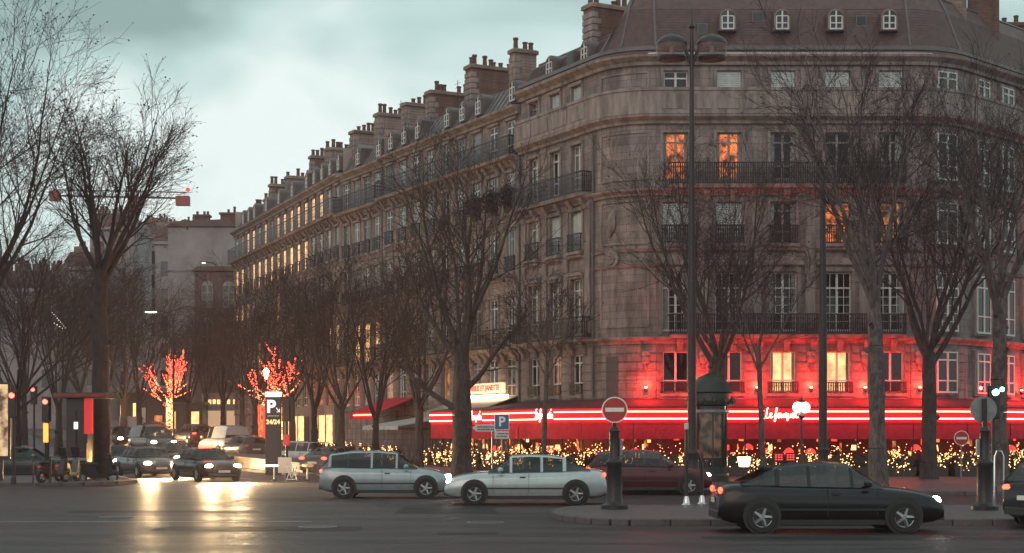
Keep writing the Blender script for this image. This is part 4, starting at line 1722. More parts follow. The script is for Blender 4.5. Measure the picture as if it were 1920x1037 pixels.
def script_sign(label, s_c, height, width):
    x, y, nx, ny = at_path(s_c)
    sg = thing('neon_sign', label, 'neon sign', (x + cb0.x + nx * (AW + .16), y + cb0.y + ny * (AW + .16), 2.75), math.atan2(nx, -ny), 'script neon signs on the cafe awning')
    txt = "Le fouquet's"
    tw = sum(ADV[c] for c in txt)
    kx = width / tw
    pen = -width / 2
    for c in txt:
        if c != ' ':
            mbl = MB()
            for st_ in GLY[c]:
                # smooth the strokes
                pts = [Vector((p[0], p[1])) for p in st_]
                for _ in range(2):
                    q = [pts[0]]
                    for a, b in zip(pts[:-1], pts[1:]):
                        q += [a * .75 + b * .25, a * .25 + b * .75]
                    q.append(pts[-1])
                    pts = q
                mbl.tube([(pen + p.x * kx, -.03, p.y * height) for p in pts], .03, 5)
            obj('letter', mbl, 'neon_core', sg, smooth=True)
        pen += ADV[c] * kx
    obj('mounting_rail', MB().box(-width / 2, width / 2, 0, .02, -.02, .02), 'metal_dark', sg)
    return sg


script_sign('glowing script neon name on the awning front between two lamp posts', (gaps[2][0] + gaps[2][1]) / 2, .46, 1.62)
script_sign('glowing script neon name on the awning left of the no-entry sign', (gaps[1][0] + gaps[1][1]) / 2, .46, 1.5)
script_sign('glowing script neon name at the far left end of the awning', (gaps[0][0] + gaps[0][1]) / 2, .46, 1.5)

# terrace: glazed screen, posts, back wall, lamps
ter = thing('cafe_terrace', 'glazed cafe terrace glowing red and amber under the long awning', 'terrace', (XS0, YF - AW, 0.13))
tb = Vector(ter.location)
tr_ = [(x - tb.x, y - tb.y, nx, ny) for x, y, nx, ny in ap]
obj('floor_deck', MB().sweep(tr_, [(0, -.02), (AW + .2, -.02), (AW + .2, .02), (0, .02)]), 'cafe_dark', ter)
obj('back_wall', MB().sweep(tr_, [(-.5, 0), (-.5, 3.5)], closed=False), 'cafe_red', ter)
obj('window_sill', MB().sweep(tr_, [(AW - .1, 0), (AW - .02, 0), (AW - .02, .75), (AW - .1, .75)]), 'cafe_dark', ter)
for k in range(int(tot / 1.25)):
    s0 = tot * k / int(tot / 1.25)
    x, y, nx, ny = at_path(s0)
    obj('mullion', MB().box(-.03, .03, -.03, .03, .75, 2.55), 'metal_dark', ter, (x + nx * (AW - .06), y + ny * (AW - .06), 0), math.atan2(nx, -ny))
    if k % 4 != 3:
        # small glowing pieces added to stand in for the lights inside the terrace
        for q_ in range(rng.randint(1, 4)):
            kind = rng.choice(['lit_dim', 'lit_orange', 'sign_red_glow', 'lit_dim', 'lit_amber', 'lit_orange'])
            w_ = rng.uniform(.05, .26)
            z_ = rng.uniform(.85, 1.7)
            dx_ = rng.uniform(-.55, .55)
            obj('glow_piece', MB().box(dx_ - w_ / 2, dx_ + w_ / 2, -.03, .0, z_, z_ + rng.uniform(.1, .5)), kind, ter, (x - nx * rng.uniform(-1.2, .42), y - ny * rng.uniform(-1.2, .42), 0), math.atan2(nx, -ny))
    if k % 3 == 1:
        la = obj('table_lamp', MB().lathe([(.09, .0), (.1, .02), (.02, .04), (.02, .25)], 8), 'metal_dark', ter, (x + nx * (AW - .7), y + ny * (AW - .7), .95))
        link('lamp_shade', MB().lathe([(.14, .22), (.1, .45)], 10).mesh('lamp_shade', 'lit_amber', True), la)
pl1 = bpy.data.lights.new('terrace_glow', 'POINT')
pl1.energy = 14
pl1.color = (1.0, .16, .07)
pl1.shadow_soft_size = .25
for k in range(9):
    x, y, nx, ny = at_path(tot * (k + .5) / 9)
    hp = obj('pendant_lamp', MB().tube([(0, 0, 3.3), (0, 0, 2.5)], .012, 5).lathe([(.03, 2.5), (.16, 2.25)], 10), 'metal_dark', ter, (x + nx * 1.4, y + ny * 1.4, 0))
    link('bulb', MB().blob((0, 0, 2.27), .07, 8, 5).mesh('bulb', 'lamp_warm', True), hp)
    link('pendant_glow', pl1, hp, (0, 0, 2.1))

br_ = random.Random(62)
ba, bb_ = MB(), MB()
for c_ in range(210):
    s0 = br_.uniform(0, tot)
    z0 = br_.choice((br_.uniform(.9, 1.5), br_.uniform(.7, 1.1)))
    o0 = br_.uniform(.6, AW + .3)
    for q_ in range(br_.randint(2, 8)):
        x, y, nx, ny = at_path(min(tot, max(0, s0 + br_.gauss(0, .18))))
        oo = o0 + br_.uniform(-.1, .1)
        (ba if br_.random() < .6 else bb_).bulb((x + nx * oo, y + ny * oo, z0 + br_.gauss(0, .1)), br_.uniform(.009, .024))
stuff(obj('fairy_lights', ba, 'bulb_warm', ter))
stuff(obj('fairy_lights', bb_, 'bulb_orange', ter))
shade_me = MB().lathe([(.24, 0), (.22, .1), (.14, .2), (.04, .25)], 12).mesh('lamp_shade', 'sign_red_glow', True)
for c_ in range(16):
    x, y, nx, ny = at_path(br_.uniform(0, tot))
    oo = br_.uniform(1.0, AW - .4)
    link('lamp_shade', shade_me, ter, (x + nx * oo, y + ny * oo, br_.uniform(1.0, 1.25)))
# planters with clipped hedge and fairy lights
leaf_rng = random.Random(21)
def hedge_box(L, seed):
    r = random.Random(seed)
    leaves = MB()
    for i in range(420):
        x, y, z = r.uniform(-L / 2, L / 2), r.uniform(-.2, .2), r.uniform(.42, 1.0)
        s_ = .05
        a = r.uniform(0, 2 * PI)
        dx, dy = s_ * math.cos(a), s_ * math.sin(a)
        dz_ = r.uniform(-.05, .05)
        leaves.v += [(x - dx, y - dy, z - dz_), (x + dy * .6, y - dx * .6, z + .01), (x + dx, y + dy, z + dz_), (x - dy * .6, y + dx * .6, z - .01)]
        n = len(leaves.v)
        leaves.f.append((n - 4, n - 3, n - 2, n - 1))
    bulbs = MB()
    for c_ in range(9):
        cx_, cz_ = r.uniform(-L / 2, L / 2), r.choice((r.uniform(.3, .6), r.uniform(.5, 1.1)))
        for i in range(r.randint(2, 13)):
            bulbs.bulb((min(L / 2, max(-L / 2, r.gauss(cx_, .13))), r.choice((-.23, -.2, .2, -.24)) + r.uniform(-.03, .03), min(1.15, max(.2, r.gauss(cz_, .11)))), r.uniform(.01, .032))
    return leaves.mesh('hedge', 'hedge_leaf'), bulbs.mesh('fairy_lights', 'bulb_warm')


HB = [hedge_box(1.3, 31 + i) for i in range(4)]
trough = MB().prism([(-.62, 0), (.62, 0), (.66, .42), (-.66, .42)], -.24, .24).mesh('planter', 'planter')
core = MB().box(-.6, .6, -.15, .15, .42, .9).mesh('hedge_core', 'hedge_leaf')
n_h = int((tot + 0) / 1.42)
for k in range(n_h):
    s0 = (k + .5) * tot / n_h
    x, y, nx, ny = at_path(s0)
    wx, wy = x + cb0.x + nx * (AW + .55), y + cb0.y + ny * (AW + .55)
    p_ = PX(wx, wy)[0]
    if p_ > 1945 or p_ < 600:
        continue
    hp = thing('planter_hedge', 'low hedge planter wrapped in warm fairy lights along the cafe terrace', 'planter', (wx, wy, .13), math.atan2(nx, -ny), 'fairy-lit planters along the cafe terrace')
    lv, bl = HB[k % 4]
    link('planter', trough, hp)
    link('hedge_core', core, hp)
    stuff(link('hedge', lv, hp))
    stuff(link('fairy_lights', bl, hp))
# further fairy-lit planters up the avenue, in front of the neighbouring restaurant
for i, t in enumerate((14.6, 16.0, 17.4, 18.8, 21.2, 22.6, 24.0, 25.4)):
    p = PLs + NL * 4.2 + DL * t
    hp = thing('planter_hedge', 'low hedge planter with fairy lights before the neighbouring restaurant up the avenue', 'planter', (p.x, p.y, zg(p.y) + .13), math.atan2(NL.x, -NL.y), 'fairy-lit planters up the avenue')
    lv, bl = HB[i % 4]
    link('planter', trough, hp)
    link('hedge_core', core, hp)
    stuff(link('hedge', lv, hp))
    stuff(link('fairy_lights', bl, hp))

# ---------------------------------------------------------------- neighbouring restaurants up the avenue
def slope_awning(name, label, t0, t1, z_wall, z_front, proj, m, val=.3, neon=None, glow=None):
    a = thing(name, label, 'awning', (PLs + DL * t0)[:2] + (0,), math.atan2(DL.y, DL.x))
    L = t1 - t0
    mb = MB()
    k = max(2, int(L / .8))
    obj('canopy', MB().sweep(straight_path(0, L), [(.05, z_wall), (proj, z_front), (proj, z_front + .04), (.05, z_wall + .04)]), m, a)
    mbv = MB()
    nn = k * 4
    for i in range(nn + 1):
        x = L * i / nn
        mbv.v += [(x, proj + .01, z_front - val * (1 - .2 * abs(math.sin(i * PI / 4)))), (x, proj + .01, z_front)]
    for i in range(nn):
        mbv.f.append((2 * i, 2 * i + 2, 2 * i + 3, 2 * i + 1))
    obj('valance', mbv, m, a)
    for x in (.05, L / 2, L - .05):
        obj('arm', MB().tube([(x, .05, z_front - .2), (x, proj - .05, z_front - .03)], .02, 5), 'metal_dark', a)
    if neon:
        obj('neon_tube', MB().tube([(L * .2, proj + .05, z_front - .12), (L * .85, proj + .05, z_front - .12)], .05, 6), neon, a)
    return a


slope_awning('restaurant_awning', 'sloping grey canvas awning under the lit restaurant name', T1 + .2, T1 + 6.9, 4.0, 3.15, 2.6, 'awning_grey', .25)
slope_awning('restaurant_awning', 'dark red awning with a glowing red strip up the avenue', 21.0, 25.5, 4.2, 3.3, 2.4, 'awning_red', .45, 'neon')
slope_awning('restaurant_awning', 'pale low canvas canopy beside the dark red awning', 15.5, 20.6, 3.0, 2.45, 3.6, 'awning_white', .2)
# lit name board
sgp = PLs + NL * .55 + DL * 10.9
sb = thing('name_sign', 'cream lit name board with red capital letters above the grey awning', 'sign', (sgp.x, sgp.y, 4.45), math.atan2(DL.y, DL.x))
obj('board', MB().bbox(-2.3, 2.3, -.08, .08, -.24, .3, .03), 'sign_cream', sb)
tm = text_mesh('MARIUS ET JANETTE', .42, 'sign_red_glow', .01, .006)
link('lettering', tm, sb, (0, .1, .03), PI)
obj('light_strip', MB().bbox(-2.6, 3.2, -.1, .35, -.5, -.34, .03), 'lamp_warm', sb)
# lit shop fronts of the far house and a red-lit entrance
shop = thing('lit_shop', 'gold-lit shop front with tall striped panels below the far town house', 'shop', (f3.at(1.0).x, f3.at(1.0).y, zg(f3.at(1).y)), f3.ang)
obj('shop_wall', MB().box(0, 18, .0, .25, 0, 3.2), 'limestone_trim', shop)
for i in range(9):
    if i in (3, 7):
        obj('door', MB().box(.9 + i * 1.9, 2.1 + i * 1.9, .26, .3, .1, 2.5), 'cafe_dark', shop)
        continue
    for k in range(3):
        obj('display_panel', MB().box(.5 + i * 1.9 + k * .5, .88 + i * 1.9 + k * .5, .26, .3, .35, 2.55), 'lit_gold', shop)
for i in range(3):
    obj('entrance_panel', MB().box(18.6 + i * 1.6, 19.8 + i * 1.6, .0, .5, .0, 3.6), 'sign_red_glow' if i != 1 else 'lit_orange', shop)

# ---- low shops and pavilions on the left side of the avenue
pav = thing('shop_pavilion', 'low flat-roofed shop pavilion with lit doorways beyond the traffic queue', 'shop', W(222, 20.5), 0)
obj('wall', MB().bbox(0, 4.6, 0, 5, 0, 3.6, .05), 'cafe_dark', pav)
obj('roof', MB().bbox(-.8, 5.2, -1.3, 5.5, 3.6, 4.0, .06), 'zinc', pav)
for x, w_, m, z1 in ((.2, .2, 'lit_amber', 2.4), (1.35, .24, 'lit_amber', 2.6), (3.3, .7, 'lit_dim', 1.5), (2.0, .5, 'sign_panel_white', 2.2)):
    obj('doorway', MB().box(x, x + w_, -.06, .01, .6, z1), m, pav)
for x in (-.6, 1.0, 2.8, 4.9):
    obj('post', MB().tube([(x, -1.1, 0), (x, -1.1, 3.6)], .06, 8), 'metal_dark', pav)
obj('railing', MB().box(.3, 2.4, -1.0, -.96, .3, 1.4), 'metal_grey', pav)
kio = thing('news_kiosk', 'small dark street kiosk with two glowing white panels below the red-lit tree', 'kiosk', W(330, 21.5), 0)
obj('body', MB().bbox(0, 2.3, 0, 2, 0, 2.6, .05), 'kiosk_green', kio)
obj('roof', MB().bbox(-.25, 2.55, -.3, 2.3, 2.6, 2.85, .05), 'kiosk_green', kio)
for x, w_ in ((-.18, .14), (1.0, .16), (1.35, .66)):
    obj('light_panel', MB().box(x, x + w_, -.06, -.01, .5, 2.0), 'lit_gold', kio)
for px, w_, lab in ((448, 2.2, 'pinkish lit shop window behind the far trees right of the white van'), (398, 1.6, 'dim pink shop window behind the white van')):
    sh = thing('shop_window', lab, 'shop', W(px, 21.0), 0)
    obj('frame', MB().bbox(-w_ / 2 - .15, w_ / 2 + .15, .05, .3, 0, 3.6, .03), 'far_wall', sh)
    obj('display', MB().box(-w_ / 2, w_ / 2, -.02, .04, .3, 2.0), 'poster_light', sh)
    for k in range(4):
        obj('top_light', MB().box(-w_ / 2 + k * w_ / 4 + .05, -w_ / 2 + k * w_ / 4 + .3, -.02, .04, 2.6, 3.0), 'lit_gold', sh)


# ================================================================== TREES
def tubes_np(S, k):
    """S: array (n, 8) p0 p1 r0 r1 -> verts, quad faces"""
    P0, P1, r0, r1 = S[:, 0:3], S[:, 3:6], S[:, 6], S[:, 7]
    d = P1 - P0
    d /= np.maximum(np.linalg.norm(d, axis=1, keepdims=True), 1e-9)
    ref = np.where(np.abs(d[:, 2:3]) < 0.9, np.array([[0, 0, 1.0]]), np.array([[1.0, 0, 0]]))
    u = np.cross(d, ref)
    u /= np.maximum(np.linalg.norm(u, axis=1, keepdims=True), 1e-9)
    w = np.cross(d, u)
    n = len(S)
    V = np.zeros((n, 2 * k, 3))
    for j in range(k):
        a = 2 * PI * j / k
        c = u * math.cos(a) + w * math.sin(a)
        V[:, j] = P0 + c * r0[:, None]
        V[:, k + j] = P1 + c * r1[:, None]
    fc = np.array([[j, (j + 1) % k, k + (j + 1) % k, k + j] for j in range(k)])
    Fc = (np.arange(n)[:, None, None] * 2 * k + fc[None]).reshape(-1, 4)
    return V.reshape(-1, 3), Fc


def grow_tree(seed, H, th, tr, spread=0.45, limbs=6, n2=6, n3=6, n4=5, lean=(0, 0), up=0.10, low_limb=None, twig_r=0.009, leaf_p=0.25, droop=0.0, limb_start=0.82, wig=0.16):
    r = random.Random(seed)
    thick, thin, leaves = [], [], []

    def chain(p, d, length, ra, rb, k, wig, upk):
        pts = [(p, ra)]
        d = d.copy()
        for i in range(k):
            d += Vector((r.uniform(-wig, wig), r.uniform(-wig, wig), r.uniform(-wig, wig) + upk))
            d.normalize()
            p = p + d * (length / k)
            pts.append((p, ra + (rb - ra) * (i + 1) / k))
        return pts

    def emit(pts, lst):
        for (a, ra), (b, rb) in zip(pts[:-1], pts[1:]):
            lst.append((a.x, a.y, a.z, b.x, b.y, b.z, ra, rb))

    def pick(pts, t):
        f = t * (len(pts) - 1)
        i = min(int(f), len(pts) - 2)
        k = f - i
        a, b = pts[i], pts[i + 1]
        return a[0].lerp(b[0], k), a[1] + (b[1] - a[1]) * k, (b[0] - a[0]).normalized()

    def side(d, ang):
        ax = Vector((r.gauss(0, 1), r.gauss(0, 1), r.gauss(0, .6)))
        ax = ax - d * ax.dot(d)
        if ax.length < 1e-6:
            ax = Vector((1, 0, 0))
        ax.normalize()
        return (d * math.cos(ang) + ax * math.sin(ang)).normalized()

    trunk = [(Vector((0, 0, -.2)), tr * 1.35), (Vector((0, 0, .25)), tr * 1.08)]
    k = 11
    p = Vector((0, 0, .25))
    d = Vector((lean[0], lean[1], 1)).normalized()
    for i in range(k):
        d2 = (d + Vector((r.uniform(-.05, .05), r.uniform(-.05, .05), 0))).normalized()
        p = p + d2 * ((th - .25) / k)
        trunk.append((p, tr * (1.0 - .28 * (i + 1) / k) * r.uniform(.9, 1.1)))
    emit(trunk, thick)
    top = p
    CH = H - th
    L1 = []
    az0 = r.uniform(0, 6.28)
    for i in range(limbs):
        t = limb_start + (1 - limb_start) * (i / max(1, limbs - 1))
        b, rb, _ = pick(trunk, t)
        az = az0 + i * 2.4 + r.uniform(-.3, .3)
        sp_ = spread * r.uniform(.55, 1.25)
        dv = Vector((math.cos(az) * math.sin(sp_), math.sin(az) * math.sin(sp_), math.cos(sp_))).normalized()
        ln = CH * r.uniform(.75, .98)
        L1.append(chain(b, dv, ln, rb * r.uniform(.34, .5), .016, 9, wig * .8, up))
    for q_ in range(3):
        b, rb, _ = pick(trunk, r.uniform(.45, .97))
        az = r.uniform(0, 6.28)
        e_ = Vector((math.cos(az), math.sin(az), .35)).normalized()
        thick.append((b.x, b.y, b.z, b.x + e_.x * rb * 1.35, b.y + e_.y * rb * 1.35, b.z + e_.z * rb * 1.35, rb * .55, rb * .32))
    if low_limb:
        for (t, dv, ln, rr) in low_limb:
            b, rb, _ = pick(trunk, t)
            L1.append(chain(b, Vector(dv).normalized(), ln, rr, .025, 9, wig, up * 1.2))
    for c in L1:
        emit(c, thick)
        ln1 = sum((b[0] - a[0]).length for a, b in zip(c[:-1], c[1:]))
        for j in range(n2):
            t = .22 + .74 * (j + r.random()) / n2
            b, rb, dd = pick(c, t)
            l2 = ln1 * r.uniform(.3, .52) * (1.15 - .6 * t)
            c2 = chain(b, side(dd, r.uniform(.4, .85)), l2, max(rb * .48, .012), .009, 6, wig, up * .8)
            emit(c2, thick)
            for q in range(n3):
                t3 = .2 + .8 * (q + r.random()) / n3
                b3, rb3, d3 = pick(c2, t3)
                l3 = l2 * r.uniform(.35, .6) * (1.1 - .4 * t3) + .25
                c3 = chain(b3, side(d3, r.uniform(.4, .9)), l3, max(rb3 * .6, twig_r * 1.2), twig_r, 4, wig * 1.2, up * .7 - droop)
                emit(c3, thin)
                for q4 in range(n4):
                    t4 = .25 + .75 * (q4 + r.random()) / n4
                    b4, rb4, d4 = pick(c3, t4)
                    c4 = chain(b4, side(d4, r.uniform(.35, .9)), l3 * r.uniform(.3, .6) + .15, twig_r, twig_r * .55, 2, wig * 1.4, up * .5 - droop)
                    emit(c4, thin)
                    if r.random() < leaf_p:
                        e = c4[-1][0]
                        leaves.append((e.x, e.y, e.z, r.uniform(.03, .065), r.uniform(0, 6.28), r.uniform(-.6, .6)))
    return np.array(thick), np.array(thin), leaves


def tree_meshes(bark, twig, **kw):
    tk, tn, lv = grow_tree(**kw)
    V, Fc = tubes_np(tk, 7)
    m1 = np_mesh('trunk', V, Fc, bark, True)
    V, Fc = tubes_np(tn, 3)
    m2 = np_mesh('crown', V, Fc, twig)
    m3 = None
    if lv:
        mb = MB()
        for x, y, z, s_, a, t in lv:
            dx, dy = s_ * math.cos(a), s_ * math.sin(a)
            n = len(mb.v)
            mb.v += [(x - dx, y - dy, z), (x + dx * .2, y + dy * .2, z + s_ * t), (x + dx, y + dy, z - s_ * .8), (x, y, z - s_ * 1.3)]
            mb.f.append((n, n + 1, n + 2, n + 3))
        m3 = mb.mesh('dead_leaves', 'dead_leaf')
    return m1, m2, m3


def plant_tree(label, meshes, loc, rz=0.0, sc=1.0, group=None, name='plane_tree'):
    t = thing(name, label, 'tree', loc, rz, group)
    t.scale = (sc, sc, sc)
    a = link('trunk', meshes[0], t)
    stuff(link('crown', meshes[1], t))
    if meshes[2]:
        stuff(link('dead_leaves', meshes[2], t))
    return t


# the big left tree, forked low, rising against the sky
big_left = tree_meshes('bark_dark', 'twig_dark', seed=5, H=16.7, th=9.0, tr=.44, spread=.6, limbs=9, n2=9, n3=7, n4=6, up=.07, leaf_p=.3, limb_start=.93, wig=.13, twig_r=.0075)
x, y, z = W(188, 43.5)
plant_tree('tall bare forked tree standing against the sky at the left', big_left, (x, y, z + .12), 0.6)
# left edge trees
edge_a = tree_meshes('bark_dark', 'twig_dark', seed=8, H=21, th=6.5, tr=.42, spread=.55, limbs=11, n2=10, n3=8, n4=7, up=.07, leaf_p=.6, twig_r=.0075)
x, y, z = W(-72, 42)
plant_tree('very tall bare tree cut by the left edge of the picture', edge_a, (x, y, z + .12), 1.0)
edge_b = tree_meshes('bark_dark', 'twig_dark', seed=9, H=14, th=4.0, tr=.26, spread=.75, limbs=9, n2=8, n3=7, n4=6, up=.05, leaf_p=.1, twig_r=.0075)
x, y, z = W(30, 37)
plant_tree('spreading bare tree behind the kiosk at lower left', edge_b, (x, y, z + .12), 2.0, .95)
# the plane tree with a low left limb before the row of houses
mid_t = tree_meshes('bark', 'twig', seed=14, H=14.6, th=5.6, tr=.44, spread=.58, limbs=7, n2=7, n3=6, n4=6, up=.07, leaf_p=.12, low_limb=[(.52, (-1, .1, .42), 4.6, .15), (.66, (.8, -.2, .75), 4.0, .13), (.86, (-.7, .2, .7), 5.0, .14)], twig_r=.0075)
x, y, z = W(866, 46)
plant_tree('large bare plane tree with a low limb reaching left, before the row of houses', mid_t, (x, y, z + .13), 0)
# trees on the right pavement
right_a = tree_meshes('bark_pale', 'twig', seed=17, H=15.5, th=6.6, tr=.32, spread=.42, limbs=7, n2=8, n3=7, n4=6, up=.08, leaf_p=.08, lean=(.03, 0), limb_start=.85, twig_r=.006)
x, y, z = W(1648, 55.5)
plant_tree('thick pale-barked plane tree in front of the red-lit wall, right of the dark mast', right_a, (x, y, z + .13), 2.1)
x, y, z = W(1872, 50)
plant_tree('pale-barked bare tree at the right edge behind the round sign', right_a, (x, y, z + .13), 4.4, 1.06)
right_b = tree_meshes('bark', 'twig', seed=23, H=14.6, th=5.2, tr=.34, spread=.58, limbs=8, n2=9, n3=7, n4=6, up=.07, leaf_p=.16, twig_r=.006)
x, y, z = W(1346, 44.5)
plant_tree('bare tree behind the advertising column and the tall street lamp', right_b, (x, y, z + .13), .4)
x, y, z = W(1742, 44.5)
plant_tree('bare tree before the right rounded corner of the building', right_b, (x, y, z + .13), 3.3, 1.03)
slim = tree_meshes('bark_pale', 'twig', seed=29, H=9.5, th=5.2, tr=.13, spread=.4, limbs=5, n2=6, n3=6, n4=5, up=.08, leaf_p=.08, lean=(-.045, 0), twig_r=.007)
x, y, z = W(1432, 47.5)
plant_tree('slim young tree with a leaning pale stem between the column and the small lamp', slim, (x, y, z + .13), 0)
x, y, z = W(1018, 47.5)
plant_tree('slim young tree left of the no-entry sign before the corner', slim, (x, y, z + .13), 2.5, .92)
# the avenue trees before the row of houses
av_a = tree_meshes('bark', 'twig', seed=33, H=11.5, th=3.4, tr=.24, spread=.62, limbs=7, n2=7, n3=6, n4=6, up=.07, leaf_p=.06, twig_r=.0075)
av_b = tree_meshes('bark_dark', 'twig', seed=35, H=12.5, th=3.0, tr=.25, spread=.55, limbs=8, n2=7, n3=6, n4=6, up=.07, leaf_p=.06, twig_r=.0075)
for px, s_, ms, rz, sc, lab in (
        (785, 39.5, av_a, .3, 1.0, 'bare avenue tree just left of the large plane tree'),
        (704, 35.5, av_b, 1.2, .93, 'bare avenue tree before the red restaurant awning'),
        (640, 33.5, av_a, 2.6, 1.05, 'bare avenue tree right of the gold-lit shop front'),
        (590, 29.5, av_b, 4.0, 1.0, 'bare avenue tree between two gold-lit shop panels'),
        (548, 27.5, av_a, 5.1, 1.06, 'bare avenue tree right of the parking totem'),
        (478, 27.0, av_b, .9, 1.02, 'bare avenue tree left of the parking totem'),
        (455, 24.0, av_a, 3.6, 1.06, 'bare avenue tree behind the white van, near the dark low building'),
        (418, 22.0, av_b, 2.0, .95, 'far bare tree before the pinkish shop windows'),
        (385, 21.0, av_a, .2, 1.0, 'far bare tree right of the dark kiosk')):
    x, y, z = W(px, s_)
    plant_tree(lab, ms, (x, y, z + .1), rz, sc, 'avenue trees before the row of houses')
# dark trees on the left side of the avenue
for px, s_, ms, rz, sc, lab in (
        (110, 30, av_b, 1.1, 1.05, 'dark bare tree behind the traffic signals at the left'),
        (232, 27, av_a, 2.4, 1.1, 'bare tree behind the queue of headlights'),
        (262, 23, av_b, 3.1, 1.05, 'bare tree before the low shop pavilion'),
        (150, 24, av_a, 4.4, 1.15, 'dark bare tree beyond the red banner kiosk'),
        (45, 26, av_b, 5.4, 1.2, 'dark bare tree behind the parked car at the left edge'),
        (200, 20.5, av_b, .5, 1.25, 'far bare tree left of the shop pavilion'),
        (352, 22.5, av_b, 1.7, .9, 'bare tree just behind the red-lit tree and kiosk')):
    x, y, z = W(px, s_)
    plant_tree(lab, ms, (x, y, z + .1), rz, sc, 'dark trees on the left of the avenue')


# trees wrapped in red fairy lights
def lit_tree(label, px, s_, H, seed, nb, spread):
    x, y, z = W(px, s_)
    tk, tn, lv = grow_tree(seed=seed, H=H, th=H * .38, tr=.2, spread=spread, limbs=7, n2=7, n3=4, n4=2, up=.08, leaf_p=0, low_limb=[(.75, (-.85, 0, .75), H * .55, .1)])
    t = thing('lit_tree', label, 'tree', (x, y, z + .1))
    V, Fc = tubes_np(tk, 6)
    link('trunk', np_mesh('trunk', V, Fc, 'bark_dark', True), t)
    V, Fc = tubes_np(tn, 3)
    stuff(link('crown', np_mesh('crown', V, Fc, 'twig_dark'), t))
    r = random.Random(seed)
    wts = np.linalg.norm(tk[:, 3:6] - tk[:, 0:3], axis=1)
    wts = wts / wts.sum()
    cs = np.cumsum(wts)
    a, b = MB(), MB()
    for i in range(nb):
        j = int(np.searchsorted(cs, r.random()))
        j = min(j, len(tk) - 1)
        f = r.random()
        q = tk[j]
        rr = q[6] + (q[7] - q[6]) * f + .03
        p = q[0:3] + (q[3:6] - q[0:3]) * f
        if p[2] < .7:
            continue
        an = r.uniform(0, 6.28)
        (a if r.random() < .55 or p[2] > H * .62 else b).bulb((p[0] + rr * math.cos(an), p[1] + rr * math.sin(an), p[2] + r.uniform(-.03, .03)), r.uniform(.016, .032))
    for i in range(nb // 3):
        an, hh = r.uniform(0, 6.28), r.uniform(.7, H * .42)
        b.bulb((.25 * math.cos(an), .25 * math.sin(an), hh), r.uniform(.02, .035))
    stuff(obj('fairy_lights', a, 'bulb_red', t))
    stuff(obj('fairy_lights', b, 'bulb_orange', t))
    li = bpy.data.lights.new('fairy_glow', 'POINT')
    li.energy = 45
    li.color = (1, .12, .06)
    li.shadow_soft_size = 1.0
    link('fairy_glow', li, t, (0, -.9, H * .45))


lit_tree('tree wrapped in glowing red fairy lights above the dark kiosk', 318, 23.0, 7.6, 41, 1700, .62)
lit_tree('tree wrapped in red fairy lights behind the parking totem', 522, 27.5, 6.9, 43, 1400, .32)
# string of tiny lights in the dark trees at the left
gl = MB()
for i in range(9):
    a = W(98 + i * 3.1, 34, 586 + i * 3.6)
    gl.bulb(a, .022)
for i in range(5):
    gl.bulb(W(102 + i * 5, 34, 606 + i * 3.2), .022)
tag(stuff(obj('string_lights', gl, 'lamp_white')), 'short strings of tiny white lights in the dark trees', 'string lights')

# ================================================================== STREET FURNITURE
def lamp_mast(px, s_, label):
    x, y, z = W(px, s_)
    t = thing('street_lamp', label, 'street lamp', (x, y, z + .13))
    H = 2 + (HZ - 62) / s_
    obj('base', MB().lathe([(.34, 0), (.34, .3), (.26, .4), (.24, 1.1), (.28, 1.2), (.2, 1.35)], 12), 'metal_dark', t, smooth=True)
    obj('pole', MB().tube([(0, 0, 1.3), (0, 0, H * .45), (0, 0, H * .45 + .01), (0, 0, H)], [.165, .145, .125, .07], 12), 'metal_dark', t, smooth=True)
    obj('finial', MB().lathe([(.07, H), (.12, H + .1), (.05, H + .25), (.02, H + .7), (.0, H + .9)], 8), 'metal_dark', t)
    zc = 2 + (HZ - 98) / s_
    for sx in (-1, 1):
        arm = []
        for i in range(9):
            a = i / 8.0
            ax = sx * (.0 + .72 * a)
            az = zc - .65 + 1.15 * math.sin(a * PI * .56)
            arm.append((ax, 0, az))
        arm.append((sx * .72, 0, zc + .45))
        ao = obj('arm', MB().tube(arm, [.06] * 5 + [.05] * 5, 7), 'metal_dark', t, smooth=True)
        hood = MB().lathe([(.56, zc + .12), (.57, zc + .17), (.5, zc + .3), (.34, zc + .42), (.12, zc + .49), (.05, zc + .56)], 18, sx * .72, 0)
        link('lamp_hood', hood.mesh('lamp_hood', 'metal_dark', True), ao)
        bowl = MB().lathe([(.04, zc - .5), (.28, zc - .45), (.47, zc - .3), (.57, zc - .1), (.56, zc + .12)], 20, sx * .72, 0)
        link('glass_bowl', bowl.mesh('glass_bowl', 'glass_lamp', True), ao)
        ring = MB().lathe([(.44, zc - .4), (.5, zc - .4), (.52, zc - .32), (.46, zc - .32)], 18, sx * .72, 0)
        link('ring', ring.mesh('ring', 'metal_dark', True), ao)
        link('lamp_tube', MB().tube([(sx * .72, 0, zc + .1), (sx * .72, 0, zc - .25)], [.08, .1], 8).mesh('lamp_tube', 'cloth_box'), ao)
    return t


lamp_mast(1297, 52, 'very tall dark street lamp with two round hooded globes before the building')
x, y, z = W(1543, 50)
t = thing('mast', 'plain dark tapered mast between the small lamp and the thick pale tree', 'mast', (x, y, z + .13))
obj('base', MB().lathe([(.3, 0), (.3, .25), (.22, .35), (.2, 1.2), (.23, 1.3), (.17, 1.4)], 12), 'metal_dark', t, smooth=True)
obj('pole', MB().tube([(0, 0, 1.35), (0, 0, 6), (0, 0, 6.01), (0, 0, 11.5)], [.165, .155, .14, .09], 12), 'metal_dark', t, smooth=True)
obj('cap', MB().lathe([(.09, 11.5), (.12, 11.55), (.06, 11.75), (.0, 11.9)], 8), 'metal_dark', t)

